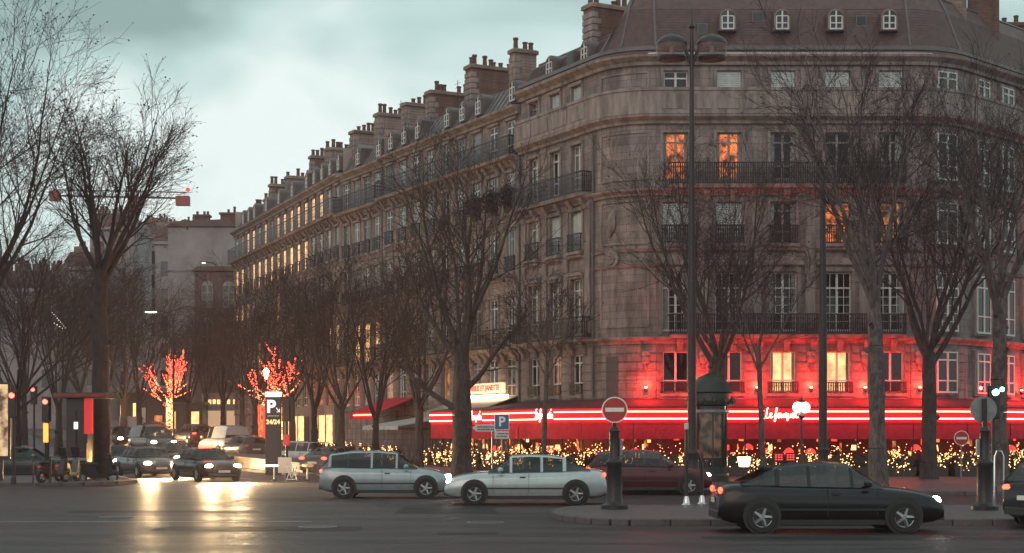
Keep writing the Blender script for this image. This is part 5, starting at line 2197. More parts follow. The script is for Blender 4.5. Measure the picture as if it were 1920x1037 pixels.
# small lit lamp with two globes
x, y, z = W(1503, 46)
t = thing('street_lamp', 'small street lamp with lit cream globes before the red awning', 'street lamp', (x, y, z + .13))
obj('pole', MB().lathe([(.16, 0), (.16, .3), (.1, .4), (.08, 1.0), (.05, 1.1), (.045, 2.5), (.11, 2.55), (.14, 2.65), (.05, 2.75)], 12), 'metal_dark', t, smooth=True)
for sx in (-.16, .14):
    g = obj('globe', MB().blob((sx, 0, 2.98), (.21, .21, .23), 14, 9), 'lamp_white', t, smooth=True)
obj('cap', MB().lathe([(.1, 3.17), (.17, 3.2), (.05, 3.3), (.02, 3.42)], 10), 'metal_dark', t)
li = bpy.data.lights.new('globe_glow', 'POINT')
li.energy = 40
li.color = (1, .85, .6)
li.shadow_soft_size = .2
link('globe_glow', li, t, (0, -.4, 3.0))

# advertising column
x, y, z = W(1333, 47)
t = thing('advertising_column', 'dark green advertising column with domed roof and glass body', 'column', (x, y, z + .13))
obj('plinth', MB().lathe([(.74, 0), (.74, .25), (.66, .32), (.66, .55)], 24), 'kiosk_green', t)
obj('drum', MB().lathe([(.58, .55), (.58, 3.05)], 24), 'cafe_dark', t, smooth=True)
pw = obj('poster', MB().sweep([(0.59 * math.cos(a), .59 * math.sin(a), math.cos(a), math.sin(a)) for a in [R(-150 + 12 * i) for i in range(9)]], [(0, .95), (.01, .95), (.01, 2.7), (0, 2.7)]), 'poster_light', t)
m = bpy.data.materials.new('poster_print')
m.use_nodes = True
nt = m.node_tree
b = nt.nodes['Principled BSDF']
tc = nt.nodes.new('ShaderNodeTexCoord')
nz = nt.nodes.new('ShaderNodeTexNoise')
nz.inputs['Scale'].default_value = 2.2
nz.inputs['Detail'].default_value = 3
nt.links.new(tc.outputs['Object'], nz.inputs['Vector'])
cr = nt.nodes.new('ShaderNodeValToRGB')
cr.color_ramp.elements[0].position = .42
cr.color_ramp.elements[0].color = (.015, .01, .01, 1)
cr.color_ramp.elements[1].position = .75
cr.color_ramp.elements[1].color = (.35, .16, .07, 1)
nt.links.new(nz.outputs['Fac'], cr.inputs[0])
nt.links.new(cr.outputs[0], b.inputs['Base Color'])
nt.links.new(cr.outputs[0], b.inputs['Emission Color'])
b.inputs['Emission Strength'].default_value = .5
b.inputs['Roughness'].default_value = .4
MATS['poster_print'] = m
pw.data.materials.clear()
pw.data.materials.append(m)
obj('glass', MB().lathe([(.65, .6), (.65, 3.0)], 28), 'shop_glass', t, smooth=True)
for i in range(6):
    a = 2 * PI * i / 6 + .52
    obj('upright', MB().tube([(.66 * math.cos(a), .66 * math.sin(a), .55), (.66 * math.cos(a), .66 * math.sin(a), 3.05)], .03, 6), 'kiosk_green', t)
obj('band', MB().lathe([(.7, 2.72), (.72, 2.76), (.72, 2.84), (.7, 2.88)], 24), 'metal_grey', t)
rf = obj('roof', MB().lathe([(.72, 3.0), (.92, 3.06), (.94, 3.14), (.78, 3.22), (.76, 3.5), (.86, 3.56), (.8, 3.66), (.72, 3.9), (.5, 4.15), (.24, 4.28), (.1, 4.34), (.07, 4.5), (.12, 4.58), (.05, 4.7), (.02, 5.0)], 24), 'kiosk_green', t, smooth=True)
sc2 = MB()
for i in range(12):
    a = 2 * PI * i / 12
    sc2.blob((.9 * math.cos(a), .9 * math.sin(a), 3.2), (.1, .1, .14), 6, 4)
link('scallop', sc2.mesh('scallop', 'kiosk_green'), rf)


# no-entry sign on a cast column
def sign_column(px, s_, label, front=True):
    x, y, z = W(px, s_)
    t = thing('no_entry_sign', label, 'road sign', (x, y, z + .14), 0 if front else PI)
    obj('column', MB().lathe([(.34, 0), (.34, .1), (.22, .16), (.2, .2), (.185, 1.05), (.215, 1.1), (.215, 1.18), (.16, 1.24), (.125, 1.3), (.12, 1.9), (.14, 1.95), (.09, 2.05)], 16), 'metal_dark', t, smooth=True)
    obj('bracket', MB().box(-.05, .05, -.05, .05, 2.0, 2.75), 'metal_dark', t)
    obj('box', MB().bbox(.12, .2, -.08, .08, 1.35, 1.75, .02), 'metal_grey', t)
    zc = 2.48
    d = obj('disc', MB().disc((0, -.1, zc), 'y', .325, .03, 36), 'sign_paint_white' if front else 'metal_grey', t)
    link('red_face', MB().disc((0, -.119, zc), 'y', .295, .006, 36).mesh('red_face', 'sign_red'), d)
    link('white_bar', MB().bbox(-.235, .235, -.13, -.124, zc - .05, zc + .05, .004).mesh('white_bar', 'sign_paint_white'), d)
    if not front:
        link('disc_back', MB().disc((0, -.078, zc), 'y', .327, .012, 36).mesh('disc_back', 'metal_grey'), d)
    return t


sign_column(1152, 75, 'red no-entry sign with white bar on a dark column, near end of the traffic island')
t2 = sign_column(1846, 76, 'round sign seen from behind on a dark column, right end of the island', False)
x, y, z = W(1802, 44)
t = thing('no_entry_sign', 'small distant no-entry sign before the terrace at the right', 'road sign', (x, y, z + .13))
obj('pole', MB().tube([(0, 0, 0), (0, 0, 2.0)], .035, 8), 'metal_grey', t)
d = obj('disc', MB().disc((0, -.06, 1.72), 'y', .32, .02, 28), 'sign_paint_white', t)
link('red_face', MB().disc((0, -.074, 1.72), 'y', .29, .006, 28).mesh('red_face', 'sign_red'), d)
link('white_bar', MB().box(-.22, .22, -.085, -.078, 1.67, 1.77).mesh('white_bar', 'sign_paint_white'), d)

# blue parking sign
x, y, z = W(941, 52)
t = thing('parking_sign', 'blue square parking sign with white P above a small white plate', 'road sign', (x, y, z))
obj('pole', MB().tube([(0, 0, 0), (0, 0, 2.75)], .035, 10), 'metal_grey', t)
b_ = obj('board', MB().bbox(-.27, .27, -.06, -.035, 2.17, 2.74, .01), 'sign_paint_white', t)
link('blue_face', MB().bbox(-.245, .245, -.07, -.061, 2.195, 2.715, .003).mesh('blue_face', 'sign_blue'), b_)
link('lettering', text_mesh('P', .48, 'sign_paint_white', .003, .012), b_, (0, -.076, 2.455))
b_ = obj('plate', MB().bbox(-.26, .26, -.06, -.04, 1.85, 2.12, .006), 'sign_panel_white', t)
for k, (a, c) in enumerate(((-.2, .2), (-.16, .22))):
    pm_ = MB()
    xx = a
    r_ = random.Random(k)
    while xx < c:
        w_ = r_.uniform(.02, .05)
        pm_.box(xx, xx + w_, -.066, -.061, 1.91 + k * .1, 1.96 + k * .1)
        xx += w_ + .015
    link('small_print', pm_.mesh('small_print', 'sign_ink'), b_)
# white arrow direction sign
x, y, z = W(908, 50)
t = thing('direction_sign', 'white arrow-shaped direction sign pointing left beside the parking sign', 'road sign', (x, y, z))
obj('pole', MB().tube([(.3, 0, 0), (.3, 0, 2.4)], .03, 8), 'metal_grey', t)
b_ = obj('board', MB().prism([(-.45, 2.25), (-.3, 2.12), (.45, 2.12), (.45, 2.38), (-.3, 2.38)], -.06, -.035), 'sign_panel_white', t)
for k in range(2):
    pm_ = MB()
    xx = -.25
    r_ = random.Random(k + 9)
    while xx < .38:
        w_ = r_.uniform(.03, .06)
        pm_.box(xx, xx + w_, -.066, -.061, 2.16 + k * .1, 2.22 + k * .1)
        xx += w_ + .02
    link('small_print', pm_.mesh('small_print', 'sign_ink'), b_)

# illuminated parking totem
x, y, z = W(512, 38)
t = thing('parking_totem', 'lit parking totem with white P and arrow, marked 24/24', 'sign', (x, y, z))
obj('body', MB().bbox(-.4, .4, 0, .22, 0, 4.1, .03), 'sign_dark_blue', t)
obj('header', MB().bbox(-.4, .4, -.03, .25, 3.86, 4.12, .02), 'sign_white', t)
link('lettering', text_mesh('P', .86, 'sign_white', .004, .03), t, (-.1, -.02, 3.36))
ar_ = MB()
ar_.tube([(.16, -.02, 3.32), (.32, -.02, 3.12)], .022, 5).tube([(.32, -.02, 3.27), (.32, -.02, 3.12), (.18, -.02, 3.12)], .022, 5)
obj('arrow', ar_, 'sign_white', t)
pm_ = MB()
xx = -.28
while xx < .28:
    pm_.box(xx, xx + .05, -.015, -.004, 2.9, 2.95)
    xx += .075
obj('small_print', pm_, 'sign_panel_white', t)
link('lettering', text_mesh('24/24', .3, 'lit_gold', .004, .012), t, (0, -.02, 2.62))
obj('lower_panel', MB().box(-.34, .34, -.012, -.003, .9, 2.3), 'sign_dark_blue', t)
obj('light_strip', MB().bbox(-.4, .4, -.05, .05, .42, .52, .02), 'lamp_white', t)
# thing('traffic_signal') seen from behind with a white box at its foot
def signal(px, s_, label, H, lights, back=False, name='traffic_signal', dz=0.13, thick=.06):
    x, y, z = W(px, s_)
    t = thing(name, label, 'traffic light', (x, y, z + dz))
    obj('pole', MB().tube([(0, 0, 0), (0, 0, H)], thick, 8), 'metal_dark', t, smooth=True)
    obj('base', MB().lathe([(.12, 0), (.12, .25), (.07, .32)], 10), 'metal_dark', t)
    hd = obj('head', MB().bbox(-.15, .15, -.26, -.06, H - .95, H, .03), 'metal_dark', t)
    link('backboard', MB().bbox(-.2, .2, -.07, -.05, H - 1.0, H + .05, .01).mesh('backboard', 'metal_dark'), hd)
    for k, mm in lights:
        zc = H - .16 - .3 * k
        link('lens', MB().disc((0, -.27, zc), 'y', .105, .03, 16).mesh('lens', mm), hd)
        link('visor', MB().tube([(-.11, -.3, zc + .05), (0, -.34, zc + .12), (.11, -.3, zc + .05)], .012, 4).mesh('visor', 'metal_dark'), hd)
    return t


ts = signal(538, 41, 'dark traffic signal seen from behind beside the parking totem', 3.6, [], dz=0)
bx_ = ts.children
obj('sign_back', MB().bbox(-.22, .3, -.1, -.07, 2.6, 3.7, .02), 'metal_dark', ts)
obj('signal_box', MB().bbox(-.14, .14, -.2, -.04, 1.5, 2.0, .03), 'sign_red_dim', ts)
x, y, z = W(537, 42)
t = thing('roadworks_board', 'white board with a red arrow at the foot of the traffic signal', 'board', (x, y - .5, z))
obj('panel', MB().bbox(-.3, .3, -.03, .0, .3, 1.0, .02), 'sign_panel_white', t)
obj('post', MB().box(-.03, .03, .005, .04, 0, .9), 'metal_grey', t)
for px, s_, hh, lab in ((514, 43, .62, 'short white post left of the white board'), (576, 43, .5, 'short white post right of the folding trestle')):
    x, y, z = W(px, s_)
    t = thing('bollard', lab, 'bollard', (x, y, z))
    obj('post', MB().lathe([(.05, 0), (.04, .04), (.035, hh), (.0, hh + .03)], 10), 'cloth_box', t)
    obj('foot', MB().lathe([(.12, 0), (.12, .03), (.05, .05)], 10), 'tyre', t)
x, y, z = W(547, 43)
t = thing('trestle', 'small pale folding trestle barrier in the road', 'barrier', (x, y, z))
for a, b_ in (((-.24, 0), (-.02, .6)), ((.24, 0), (.02, .6)), ((-.24, .6), (.24, .6)), ((-.2, .05), (.2, .05)), ((-.24, .6), (0, .1)), ((.24, .6), (0, .1))):
    obj('bar', MB().tube([(a[0], 0, a[1]), (b_[0], 0, b_[1])], .018, 5), 'sign_paint_white', t)

# traffic lights on the left and right
signal(26, 50, 'slim traffic signal showing red at the far left', 3.5, [(0, 'signal_red')])
sg = signal(88, 45, 'pedestrian traffic signal with red lamp and orange lit display', 3.4, [(0, 'signal_red')], thick=.1)
obj('display', MB().bbox(-.1, .1, -.22, -.12, 1.55, 2.35, .03), 'signal_amber', sg)
signal(64, 33, 'distant traffic signal with a small red lamp behind the left trees', 4.4, [(0, 'signal_red')])
sg = signal(1862, 60, 'slim traffic signal with twin green lamps at the right edge', 3.35, [(0, 'signal_green')])
obj('lens', MB().disc((.22, -.2, 3.28), 'y', .07, .05, 12), 'signal_green', sg)
obj('arm', MB().tube([(0, -.1, 3.28), (.22, -.17, 3.28)], .025, 6), 'metal_dark', sg)
# slim posts by the crossing
for px, s_, hh, lab, tilt in ((1287, 73, 2.0, 'slim steel post with pale top left of the tall lamp foot', .0), (1316, 72, 1.35, 'shorter dark post with slanted top right of the tall lamp foot', .1)):
    x, y, z = W(px, s_)
    t = thing('crossing_post', lab, 'post', (x, y, z + .14))
    obj('post', MB().tube([(0, 0, 0), (0, 0, hh * .8), (-tilt, 0, hh)], [.05, .045, .04], 8), 'metal_dark', t, smooth=True)
    obj('foot', MB().lathe([(.14, 0), (.14, .06), (.09, .1), (.07, .22), (.05, .28)], 12), 'chrome', t, smooth=True)
    if tilt == 0:
        obj('cap', MB().lathe([(.05, hh), (.055, hh + .02), (.055, hh + .14), (.0, hh + .16)], 10), 'cloth_box', t, smooth=True)
for px, s_ in ((1870, 70), (1878, 69)):
    pass
x, y, z = W(1873, 68)
t = thing('hoop_barrier', 'shiny steel hoop barrier at the right edge beside the car', 'barrier', (x, y, z + .0))
obj('hoop', MB().tube([(-.12, 0, 0), (-.12, 0, 1.4), (-.06, 0, 1.55), (.06, 0, 1.55), (.12, 0, 1.4), (.12, 0, 0)], .03, 8), 'chrome', t, smooth=True)
obj('foot', MB().lathe([(.1, 0), (.1, .03), (.04, .06)], 10, -.12).lathe([(.1, 0), (.1, .03), (.04, .06)], 10, .12), 'metal_dark', t)
# post with round knob at the left
for px, s_, hh, lab in ((62, 51, 1.05, 'thin bollard with a ball top on the left pavement'), (95, 49, 1.0, 'thin bollard beside the pedestrian signal')):
    x, y, z = W(px, s_)
    t = thing('bollard', lab, 'bollard', (x, y, z + .13))
    obj('post', MB().lathe([(.06, 0), (.05, .1), (.035, .15), (.03, hh)], 10), 'metal_dark', t, smooth=True)
    obj('ball', MB().blob((0, 0, hh + .05), .06, 10, 6), 'metal_grey', t, smooth=True)
# poster case cut by the left edge
x, y, z = W(-5, 46)
t = thing('poster_case', 'backlit poster case cut by the left edge of the picture', 'billboard', (x, y, z + .13))
obj('case', MB().bbox(-.75, .5, 0, .25, .9, 4.0, .04), 'metal_dark', t)
obj('foot', MB().bbox(-.2, .2, .05, .2, 0, .9, .03), 'metal_dark', t)
pp = obj('poster', MB().box(-.68, .43, -.02, -.005, 1.0, 3.92), 'poster_light', t)
m = MATS['poster_print'].copy()
m.name = 'poster_print_bright'
e = [n for n in m.node_tree.nodes if n.type == 'VALTORGB'][0].color_ramp.elements
e[0].color = (.12, .05, .03, 1)
e[1].color = (.9, .6, .34, 1)
e[0].position = .35
e[1].position = .6
m.node_tree.nodes['Principled BSDF'].inputs['Emission Strength'].default_value = .55
pp.data.materials.clear()
pp.data.materials.append(m)
# newsstand with red banner at the left kerb
x, y, z = W(118, 45)
t = thing('news_stand', 'dark newsstand with a tall glowing red corner banner on the left pavement', 'kiosk', (x, y, z + .13))
obj('body', MB().bbox(.1, 1.0, .1, 1.2, 0, 3.4, .04), 'kiosk_green', t)
obj('roof', MB().bbox(-.35, 1.9, -.35, 1.6, 3.4, 3.62, .06), 'kiosk_green', t)
obj('red_banner', MB().bbox(.9, 1.25, -.1, .06, 1.9, 3.38, .02), 'banner_red', t)
obj('red_band', MB().bbox(-.3, 1.95, -.4, -.351, 3.45, 3.56, .01), 'cafe_red', t)
for x_ in (.15, .62):
    obj('shutter', MB().bbox(x_, x_ + .38, .04, .095, .9, 2.9, .01), 'metal_dark', t)
obj('light', MB().box(.45, .62, .0, .035, 2.1, 2.4), 'sign_white', t)
obj('counter', MB().bbox(.05, 1.05, -.25, .1, .8, .9, .02), 'metal_grey', t)
obj('glow_post', MB().tube([(1.05, -.15, 0), (1.05, -.15, 1.5)], .03, 8), 'lit_dim', t)  # amber glow put into the post's material, there is no lamp in it
# overhead street luminaire and distant lamp
for px, py, s_, lab, w_ in ((282, 584, 27, 'lit flat street luminaire on a bent mast above the traffic queue', .8), (376, 492, 20, 'tiny distant lit lamp before the pale party wall', .3)):
    x, y, z = W(px, s_)
    t = thing('street_lamp', lab, 'street lamp', (x + 1.6, y, z))
    zc = 2 + (HZ - py) / s_ - z
    obj('pole', MB().tube([(0, 0, 0), (0, 0, zc - .6), (-.3, 0, zc - .1), (-1.2, 0, zc + .06)], [.09, .06, .05, .04], 8), 'metal_dark', t, smooth=True)
    hd = obj('lamp_head', MB().bbox(-1.2 - w_, -1.1, -.14, .14, zc, zc + .1, .03), 'metal_dark', t)
    link('lamp_glass', MB().bbox(-1.15 - w_, -1.15, -.13, .13, zc - .09, zc - .005, .03).mesh('lamp_glass', 'lamp_white'), hd)
# warm lantern beside the second red tree
x, y, z = W(499, 29)
t = thing('street_lamp', 'lit lantern post just left of the second red-lit tree', 'street lamp', (x, y, z))
zc = 2 + (HZ - 702) / 29 - z
obj('pole', MB().tube([(0, 0, 0), (0, 0, .6), (0, 0, zc - .3)], [.1, .06, .045], 8), 'metal_dark', t)
obj('lantern', MB().lathe([(.08, zc - .3), (.2, zc + .2), (.22, zc + .22), (.05, zc + .42)], 8), 'lamp_warm', t)
# square lit lantern on the terrace edge
for px, py, s_, lab, sz in ((1395, 866, 45, 'square cream lit lantern right of the advertising column', .26), (1155 - 4, 0, 0, '', 0)):
    if not sz:
        continue
    x, y, z = W(px, s_)
    t = thing('lantern', lab, 'lantern', (x, y, z + .13))
    zc = 2 + (HZ - py) / s_ - .13
    obj('stand', MB().lathe([(.16, 0), (.16, .04), (.03, .08), (.03, zc - .2)], 10), 'metal_dark', t)
    obj('shade', MB().prism([(-.17, zc - .2), (.17, zc - .2), (.26, zc + .2), (-.26, zc + .2)], -.2, .2), 'lamp_warm', t)
# two small red lit menu boards and a lit heater bar
for px, lab in ((1459, 'small glowing red menu board left, on the terrace'), (1481, 'small glowing red menu board right, on the terrace')):
    x, y, z = W(px, 43.4)
    t = thing('menu_board', lab, 'menu board', (x, y - .2, .13))
    obj('post', MB().box(-.02, .02, .01, .04, 0, 1.0), 'metal_dark', t)
    obj('frame', MB().bbox(-.22, .22, -.02, .01, .72, 1.1, .01), 'cafe_dark', t)
    for k in range(3):
        for j in range(3):
            obj('line', MB().box(-.17 + j * .12, -.09 + j * .12, -.028, -.021, .77 + k * .1, .83 + k * .1), 'sign_red_glow', t)

# tower crane behind the big left tree
x, y, z = W(252, 8.5)
t = thing('tower_crane', 'distant tower crane with red cab and counterweights behind the left tree', 'crane', (x, y, zg(200)))
zc = 2 + (HZ - 372) / 8.5 - zg(200)
mb = MB()
for dx in (-.7, .7):
    for dy in (-.7, .7):
        mb.tube([(dx, dy, 0), (dx, dy, zc + 2)], .14, 4)
for i in range(int(zc / 2.0)):
    mb.tube([(-.7, -.7, i * 2), (.7, -.7, i * 2 + 2)], .09, 4).tube([(.7, -.7, i * 2), (.7, .7, i * 2 + 2)], .09, 4)
obj('mast', mb, 'crane_steel', t)
mb = MB()
for dz_, dy in ((0, -.6), (0, .6), (1.3, 0)):
    mb.tube([(-18, dy, zc + dz_ + .6), (11.5, dy, zc + dz_)], .13, 4)
for i in range(19):
    xx = -18 + i * 1.55
    mb.tube([(xx, -.6, zc + .3), (xx + .8, 0, zc + 1.6), (xx + 1.55, -.6, zc + .3)], .07, 4)
obj('jib', mb, 'crane_steel', t)
obj('counterweight', MB().bbox(9.2, 12.2, -.8, .8, zc - 1.6, zc + .5, .1), 'crane_red', t)
obj('counterweight', MB().bbox(-18.6, -16.4, -.8, .8, zc - .6, zc + 1.6, .1), 'crane_red', t)
obj('cab', MB().bbox(-1.2, 1.0, -1.2, .2, zc - 1.5, zc + .4, .1), 'crane_red', t)
for x_, z_ in ((-1.0, zc + 2.3), (11.8, zc + 1.9)):
    obj('beacon', MB().blob((x_, 0, z_), .5, 8, 6), 'sign_red_glow', t)
# potted shrubs on the balconies of the row house
shr = MB()
r_ = random.Random(77)
for i in range(900):
    a, b, c = r_.gauss(0, .28), r_.gauss(0, .2), abs(r_.gauss(.55, .3)) + .25
    an = r_.uniform(0, 6.28)
    dx, dy = .07 * math.cos(an), .07 * math.sin(an)
    n = len(shr.v)
    shr.v += [(a - dx, b - dy, c), (a + dy, b - dx, c + .05), (a + dx, b + dy, c), (a - dy, b + dx, c - .06)]
    shr.f.append((n, n + 1, n + 2, n + 3))
shm = shr.mesh('foliage', 'hedge_leaf')
potm = MB().lathe([(.14, 0), (.2, .3), (.22, .32)], 10).mesh('pot', 'pot_clay')
for k, lab in enumerate(('dark potted shrub on a window ledge of the brown house, rightmost of three', 'dark potted shrub on a window ledge of the brown house, middle of three', 'dark potted shrub on a window ledge of the brown house, leftmost of three')):
    p = f1.at(c1[k], .16, 13.7)
    t = thing('potted_shrub', lab, 'plant', (p.x, p.y, p.z), 0, 'potted shrubs on window ledges')
    link('pot', potm, t)
    stuff(link('foliage', shm, t))



# ================================================================== VEHICLES
CARK = {
    # L, width, body top profile (x as fraction of L from rear -.5 to front .5, z), greenhouse (x, z), belt
    'sedan': dict(L=4.6, w=.9, top=[(-.5, .62), (-.49, .88), (-.46, .98), (-.34, 1.0), (-.2, .97), (0, .95), (.2, .93), (.3, .9), (.4, .83), (.47, .72), (.495, .62), (.5, .52)],
                  gh=[(-.40, .99), (-.24, 1.34), (-.14, 1.40), (-.02, 1.42), (.08, 1.39), (.23, .94)]),
    'hatch': dict(L=4.1, w=.87, top=[(-.5, .6), (-.495, .9), (-.48, 1.0), (-.4, 1.0), (-.2, .98), (0, .97), (.2, .95), (.3, .93), (.4, .85), (.47, .74), (.495, .62), (.5, .52)],
                  gh=[(-.49, 1.0), (-.42, 1.38), (-.25, 1.47), (-.05, 1.48), (.08, 1.43), (.25, .95)]),
    'suv': dict(L=4.5, w=.93, top=[(-.5, .65), (-.495, 1.0), (-.48, 1.08), (-.4, 1.08), (-.2, 1.06), (0, 1.05), (.2, 1.04), (.3, 1.02), (.4, .97), (.47, .88), (.495, .72), (.5, .55)],
                gh=[(-.48, 1.08), (-.43, 1.5), (-.25, 1.64), (-.05, 1.65), (.08, 1.6), (.22, 1.04)]),
    'van': dict(L=4.9, w=.96, top=[(-.5, .6), (-.497, 1.05), (-.49, 1.15), (-.4, 1.15), (-.2, 1.15), (0, 1.15), (.2, 1.14), (.3, 1.1), (.4, 1.0), (.47, .88), (.495, .7), (.5, .5)],
                gh=[(-.495, 1.15), (-.48, 1.82), (-.3, 1.92), (0, 1.93), (.14, 1.86), (.33, 1.08)]),
}


def car(label, loc, heading, kind, paint_m, head=None, tail=None, spot=0.0, group='cars in the traffic', taxi=None, category='car'):
    """local +x is the front"""
    K = CARK[kind]
    L, w = K['L'], K['w']
    t = thing('car' if kind != 'van' else 'van', label, category, loc, heading, group)

    def itp(tab, x):
        for (a, za), (b, zb) in zip(tab[:-1], tab[1:]):
            if a <= x <= b:
                k = (x - a) / max(1e-9, b - a)
                return za + (zb - za) * k
        return tab[0][1] if x < tab[0][0] else tab[-1][1]

    # body loft
    st = sorted({-.5, -.495, -.485, -.47, -.44, -.4, -.34, -.28, -.2, -.1, 0, .1, .2, .26, .32, .38, .42, .455, .475, .49, .497, .5})
    mb = MB()
    nsec = 0
    for fx in st:
        ztop = itp(K['top'], fx)
        e = abs(fx) * 2
        hw = w * (1 - .16 * max(0, (e - .72) / .28) ** 2.0)
        zb = .2 + .1 * max(0, (e - .86) / .14) ** 1.5
        h = ztop - zb
        half = [(0, zb), (hw * .8, zb), (hw * .93, zb + h * .08), (hw * .985, zb + h * .25), (hw, zb + h * .5), (hw * .99, zb + h * .72), (hw * .955, zb + h * .88), (hw * .88, zb + h * .96), (hw * .62, ztop + .012), (hw * .3, ztop + .03), (0, ztop + .035)]
        loop = half + [(-y, z) for y, z in reversed(half[1:-1])]
        nsec = len(loop)
        mb.v += [(fx * L, y, z) for y, z in loop]
    for i in range(len(st) - 1):
        for j in range(nsec):
            j2 = (j + 1) % nsec
            mb.f.append((i * nsec + j, i * nsec + j2, (i + 1) * nsec + j2, (i + 1) * nsec + j))
    mb.f.append(tuple(reversed(range(nsec))))
    mb.f.append(tuple((len(st) - 1) * nsec + j for j in range(nsec)))
    body = obj('body', mb, paint_m, t, smooth=True)
    # greenhouse
    g = K['gh']
    x0, x1 = g[0][0], g[-1][0]
    pil = [(g[1][0] - .0, .022), (-.10, .016), (g[-2][0] + .01, .016)]
    xs_ = {a for a, _ in g}
    for a, b in pil:
        xs_ |= {a - b / 2, a + b / 2}
    for i in range(1, 6):
        xs_.add(x0 + (x1 - x0) * i / 6)
    xs_ = sorted(xs_)
    rf, sw, fw, rw = MB(), MB(), MB(), MB()
    secs = []
    for fx in xs_:
        zt = itp(g, fx)
        zb = itp(K['top'], fx) - .02
        zt = max(zt, zb + .005)
        k = (zt - zb) / (max(z for _, z in g) - zb)
        wb = w * .90
        wr = wb - (wb - w * .66) * k
        secs.append([(fx * L, wb, zb), (fx * L, wb - (wb - wr) * .5, zb + (zt - zb) * .52), (fx * L, wr, zt - .05 * k), (fx * L, wr * .86, zt), (fx * L, 0, zt + .03 * k)])

    sw2 = MB()

    def q(m, a, b, c, d):
        m.quad(a, b, c, d)
        (sw2 if m is sw else m).quad(*[(p[0], -p[1], p[2]) for p in (d, c, b, a)])

    for i in range(len(xs_) - 1):
        xm = (xs_[i] + xs_[i + 1]) / 2
        A, B = secs[i], secs[i + 1]
        pillar = any(abs(xm - a) < b / 2 for a, b in pil)
        front = xm > g[-2][0] + .02
        rear = xm < g[1][0] - .012
        panel_van = kind == 'van' and xm < .02
        for j in range(4):
            if j < 2:
                m_ = rf if (pillar or panel_van) else sw
            else:
                m_ = fw if front else (rw if rear else rf)
            q(m_, A[j], B[j], B[j + 1], A[j + 1])
    obj('roof', rf, paint_m, t, smooth=True)
    if sw.v:
        obj('side_window', sw, 'car_window', t, smooth=True)
        obj('side_window', sw2, 'car_window', t, smooth=True)
    obj('windscreen', fw, 'car_window', t, smooth=True)
    obj('rear_window', rw, 'car_window', t, smooth=True)
    # cabin: dark tray, dashboard, seats with headrests, steering wheel
    zb_ = itp(K['top'], 0) + .03
    obj('cabin_tray', MB().box(x0 * L + .25, x1 * L - .35, -w * .84, w * .84, zb_ - .03, zb_ + .02), 'seat_black', t)
    for sx_ in ((.02, -.24) if kind != 'van' else (.06,)):
        for sy in (-.42, .42):
            obj('seat', MB().blob((sx_ * L - .12, sy * w, zb_ + .02), (.1, .24, .28), 10, 6).blob((sx_ * L - .15, sy * w, zb_ + .33), (.06, .13, .09), 8, 5), 'seat_black', t, smooth=True)
    obj('steering_wheel', MB().tube([(.15 * L + .04 * math.cos(a), .4 * w + .17 * math.sin(a), zb_ + .05 + .16 * math.cos(a)) for a in [2 * PI * i / 12 for i in range(13)]], .015, 5), 'seat_black', t)
    # lower trim, bumpers, grille
    obj('sill', MB().box(-L * .36, L * .36, -w * .955, w * .955, .17, .27), 'car_trim', t)
    obj('grille', MB().bbox(L * .485, L * .5 + .012, -w * .48, w * .48, .38, .56, .02), 'car_trim', t)
    obj('bumper', MB().bbox(L * .48, L * .5 + .02, -w * .78, w * .78, .26, .36, .02), 'car_trim', t)
    obj('bumper', MB().bbox(-L * .5 - .02, -L * .48, -w * .78, w * .78, .28, .44, .02), 'car_trim', t)
    obj('number_plate', MB().box(L * .5 + .013, L * .5 + .024, -.26, .26, .4, .5), 'plate', t)
    obj('number_plate', MB().box(-L * .5 - .024, -L * .5 - .013, -.26, .26, .6, .7), 'plate', t)
    for sy in (-1, 1):
        obj('mirror', MB().blob((g[-1][0] * L - .35, sy * (w + .06), 1.0 if kind != 'van' else 1.2), (.09, .11, .08), 8, 5), paint_m, t, smooth=True)
        hl = obj('headlight', MB().blob((L * .47, sy * w * .68, .66 if kind in ('sedan', 'hatch') else .78), (.1, .17, .085), 12, 7), head or 'metal_grey', t, smooth=True)
        obj('taillight', MB().blob((-L * .488, sy * w * .72, .86 if kind in ('sedan', 'hatch') else .98), (.045, .17, .07), 10, 6), tail or 'taillight_faint', t, smooth=True)
        if spot and sy:
            li = bpy.data.lights.new('headlight_beam', 'SPOT')
            li.energy = spot
            li.color = (1, .7, .36)
            li.spot_size = R(70)
            li.spot_blend = .8
            li.shadow_soft_size = .06
            lo = link('headlight_beam', li, t, (L * .5 + .15, sy * w * .68, .68))
            lo.rotation_euler = (0, R(-80), 0)
            # spot shines along local -z: turn it to look forward and slightly down
            lo.rotation_euler = Vector((1, 0, -.12)).to_track_quat('-Z', 'Y').to_euler()
        # door seams and handles
        obj('door_seam', MB().box(-.02 * L - .004, -.02 * L + .004, sy * w * .99 - .012, sy * w * .99 + .012, .35, .9).box(.2 * L - .004, .2 * L + .004, sy * w * .985 - .012, sy * w * .985 + .012, .35, .86), 'car_trim', t)
        obj('door_handle', MB().box(.0 * L, .0 * L + .16, sy * w * .99 - .02, sy * w * .99 + .02, .78, .81), 'car_trim', t)
        obj('side_moulding', MB().box(-L * .3, L * .3, sy * w - .008, sy * w + .008, .46, .5), 'car_trim', t)
    wr = .32 if kind in ('sedan', 'hatch') else .36
    ty = MB()
    wheel_parts(wr)
    for fx in (-.31, .315):
        for sy in (-1, 1):
            obj('wheel_arch', MB().disc((fx * L, sy * (w - .005), wr + .03), 'y', wr + .07, .02, 20), 'car_trim', t)
            wh = link('wheel', WH[wr][0], t, (fx * L, sy * (w - .06), wr), 0 if sy < 0 else PI)
            link('rim', WH[wr][1], wh)
    if taxi:
        ts_ = obj('taxi_sign', MB().bbox(-.1, .1, -.28, .28, 1.44, 1.6, .03), taxi, t)
    return t


WH = {}


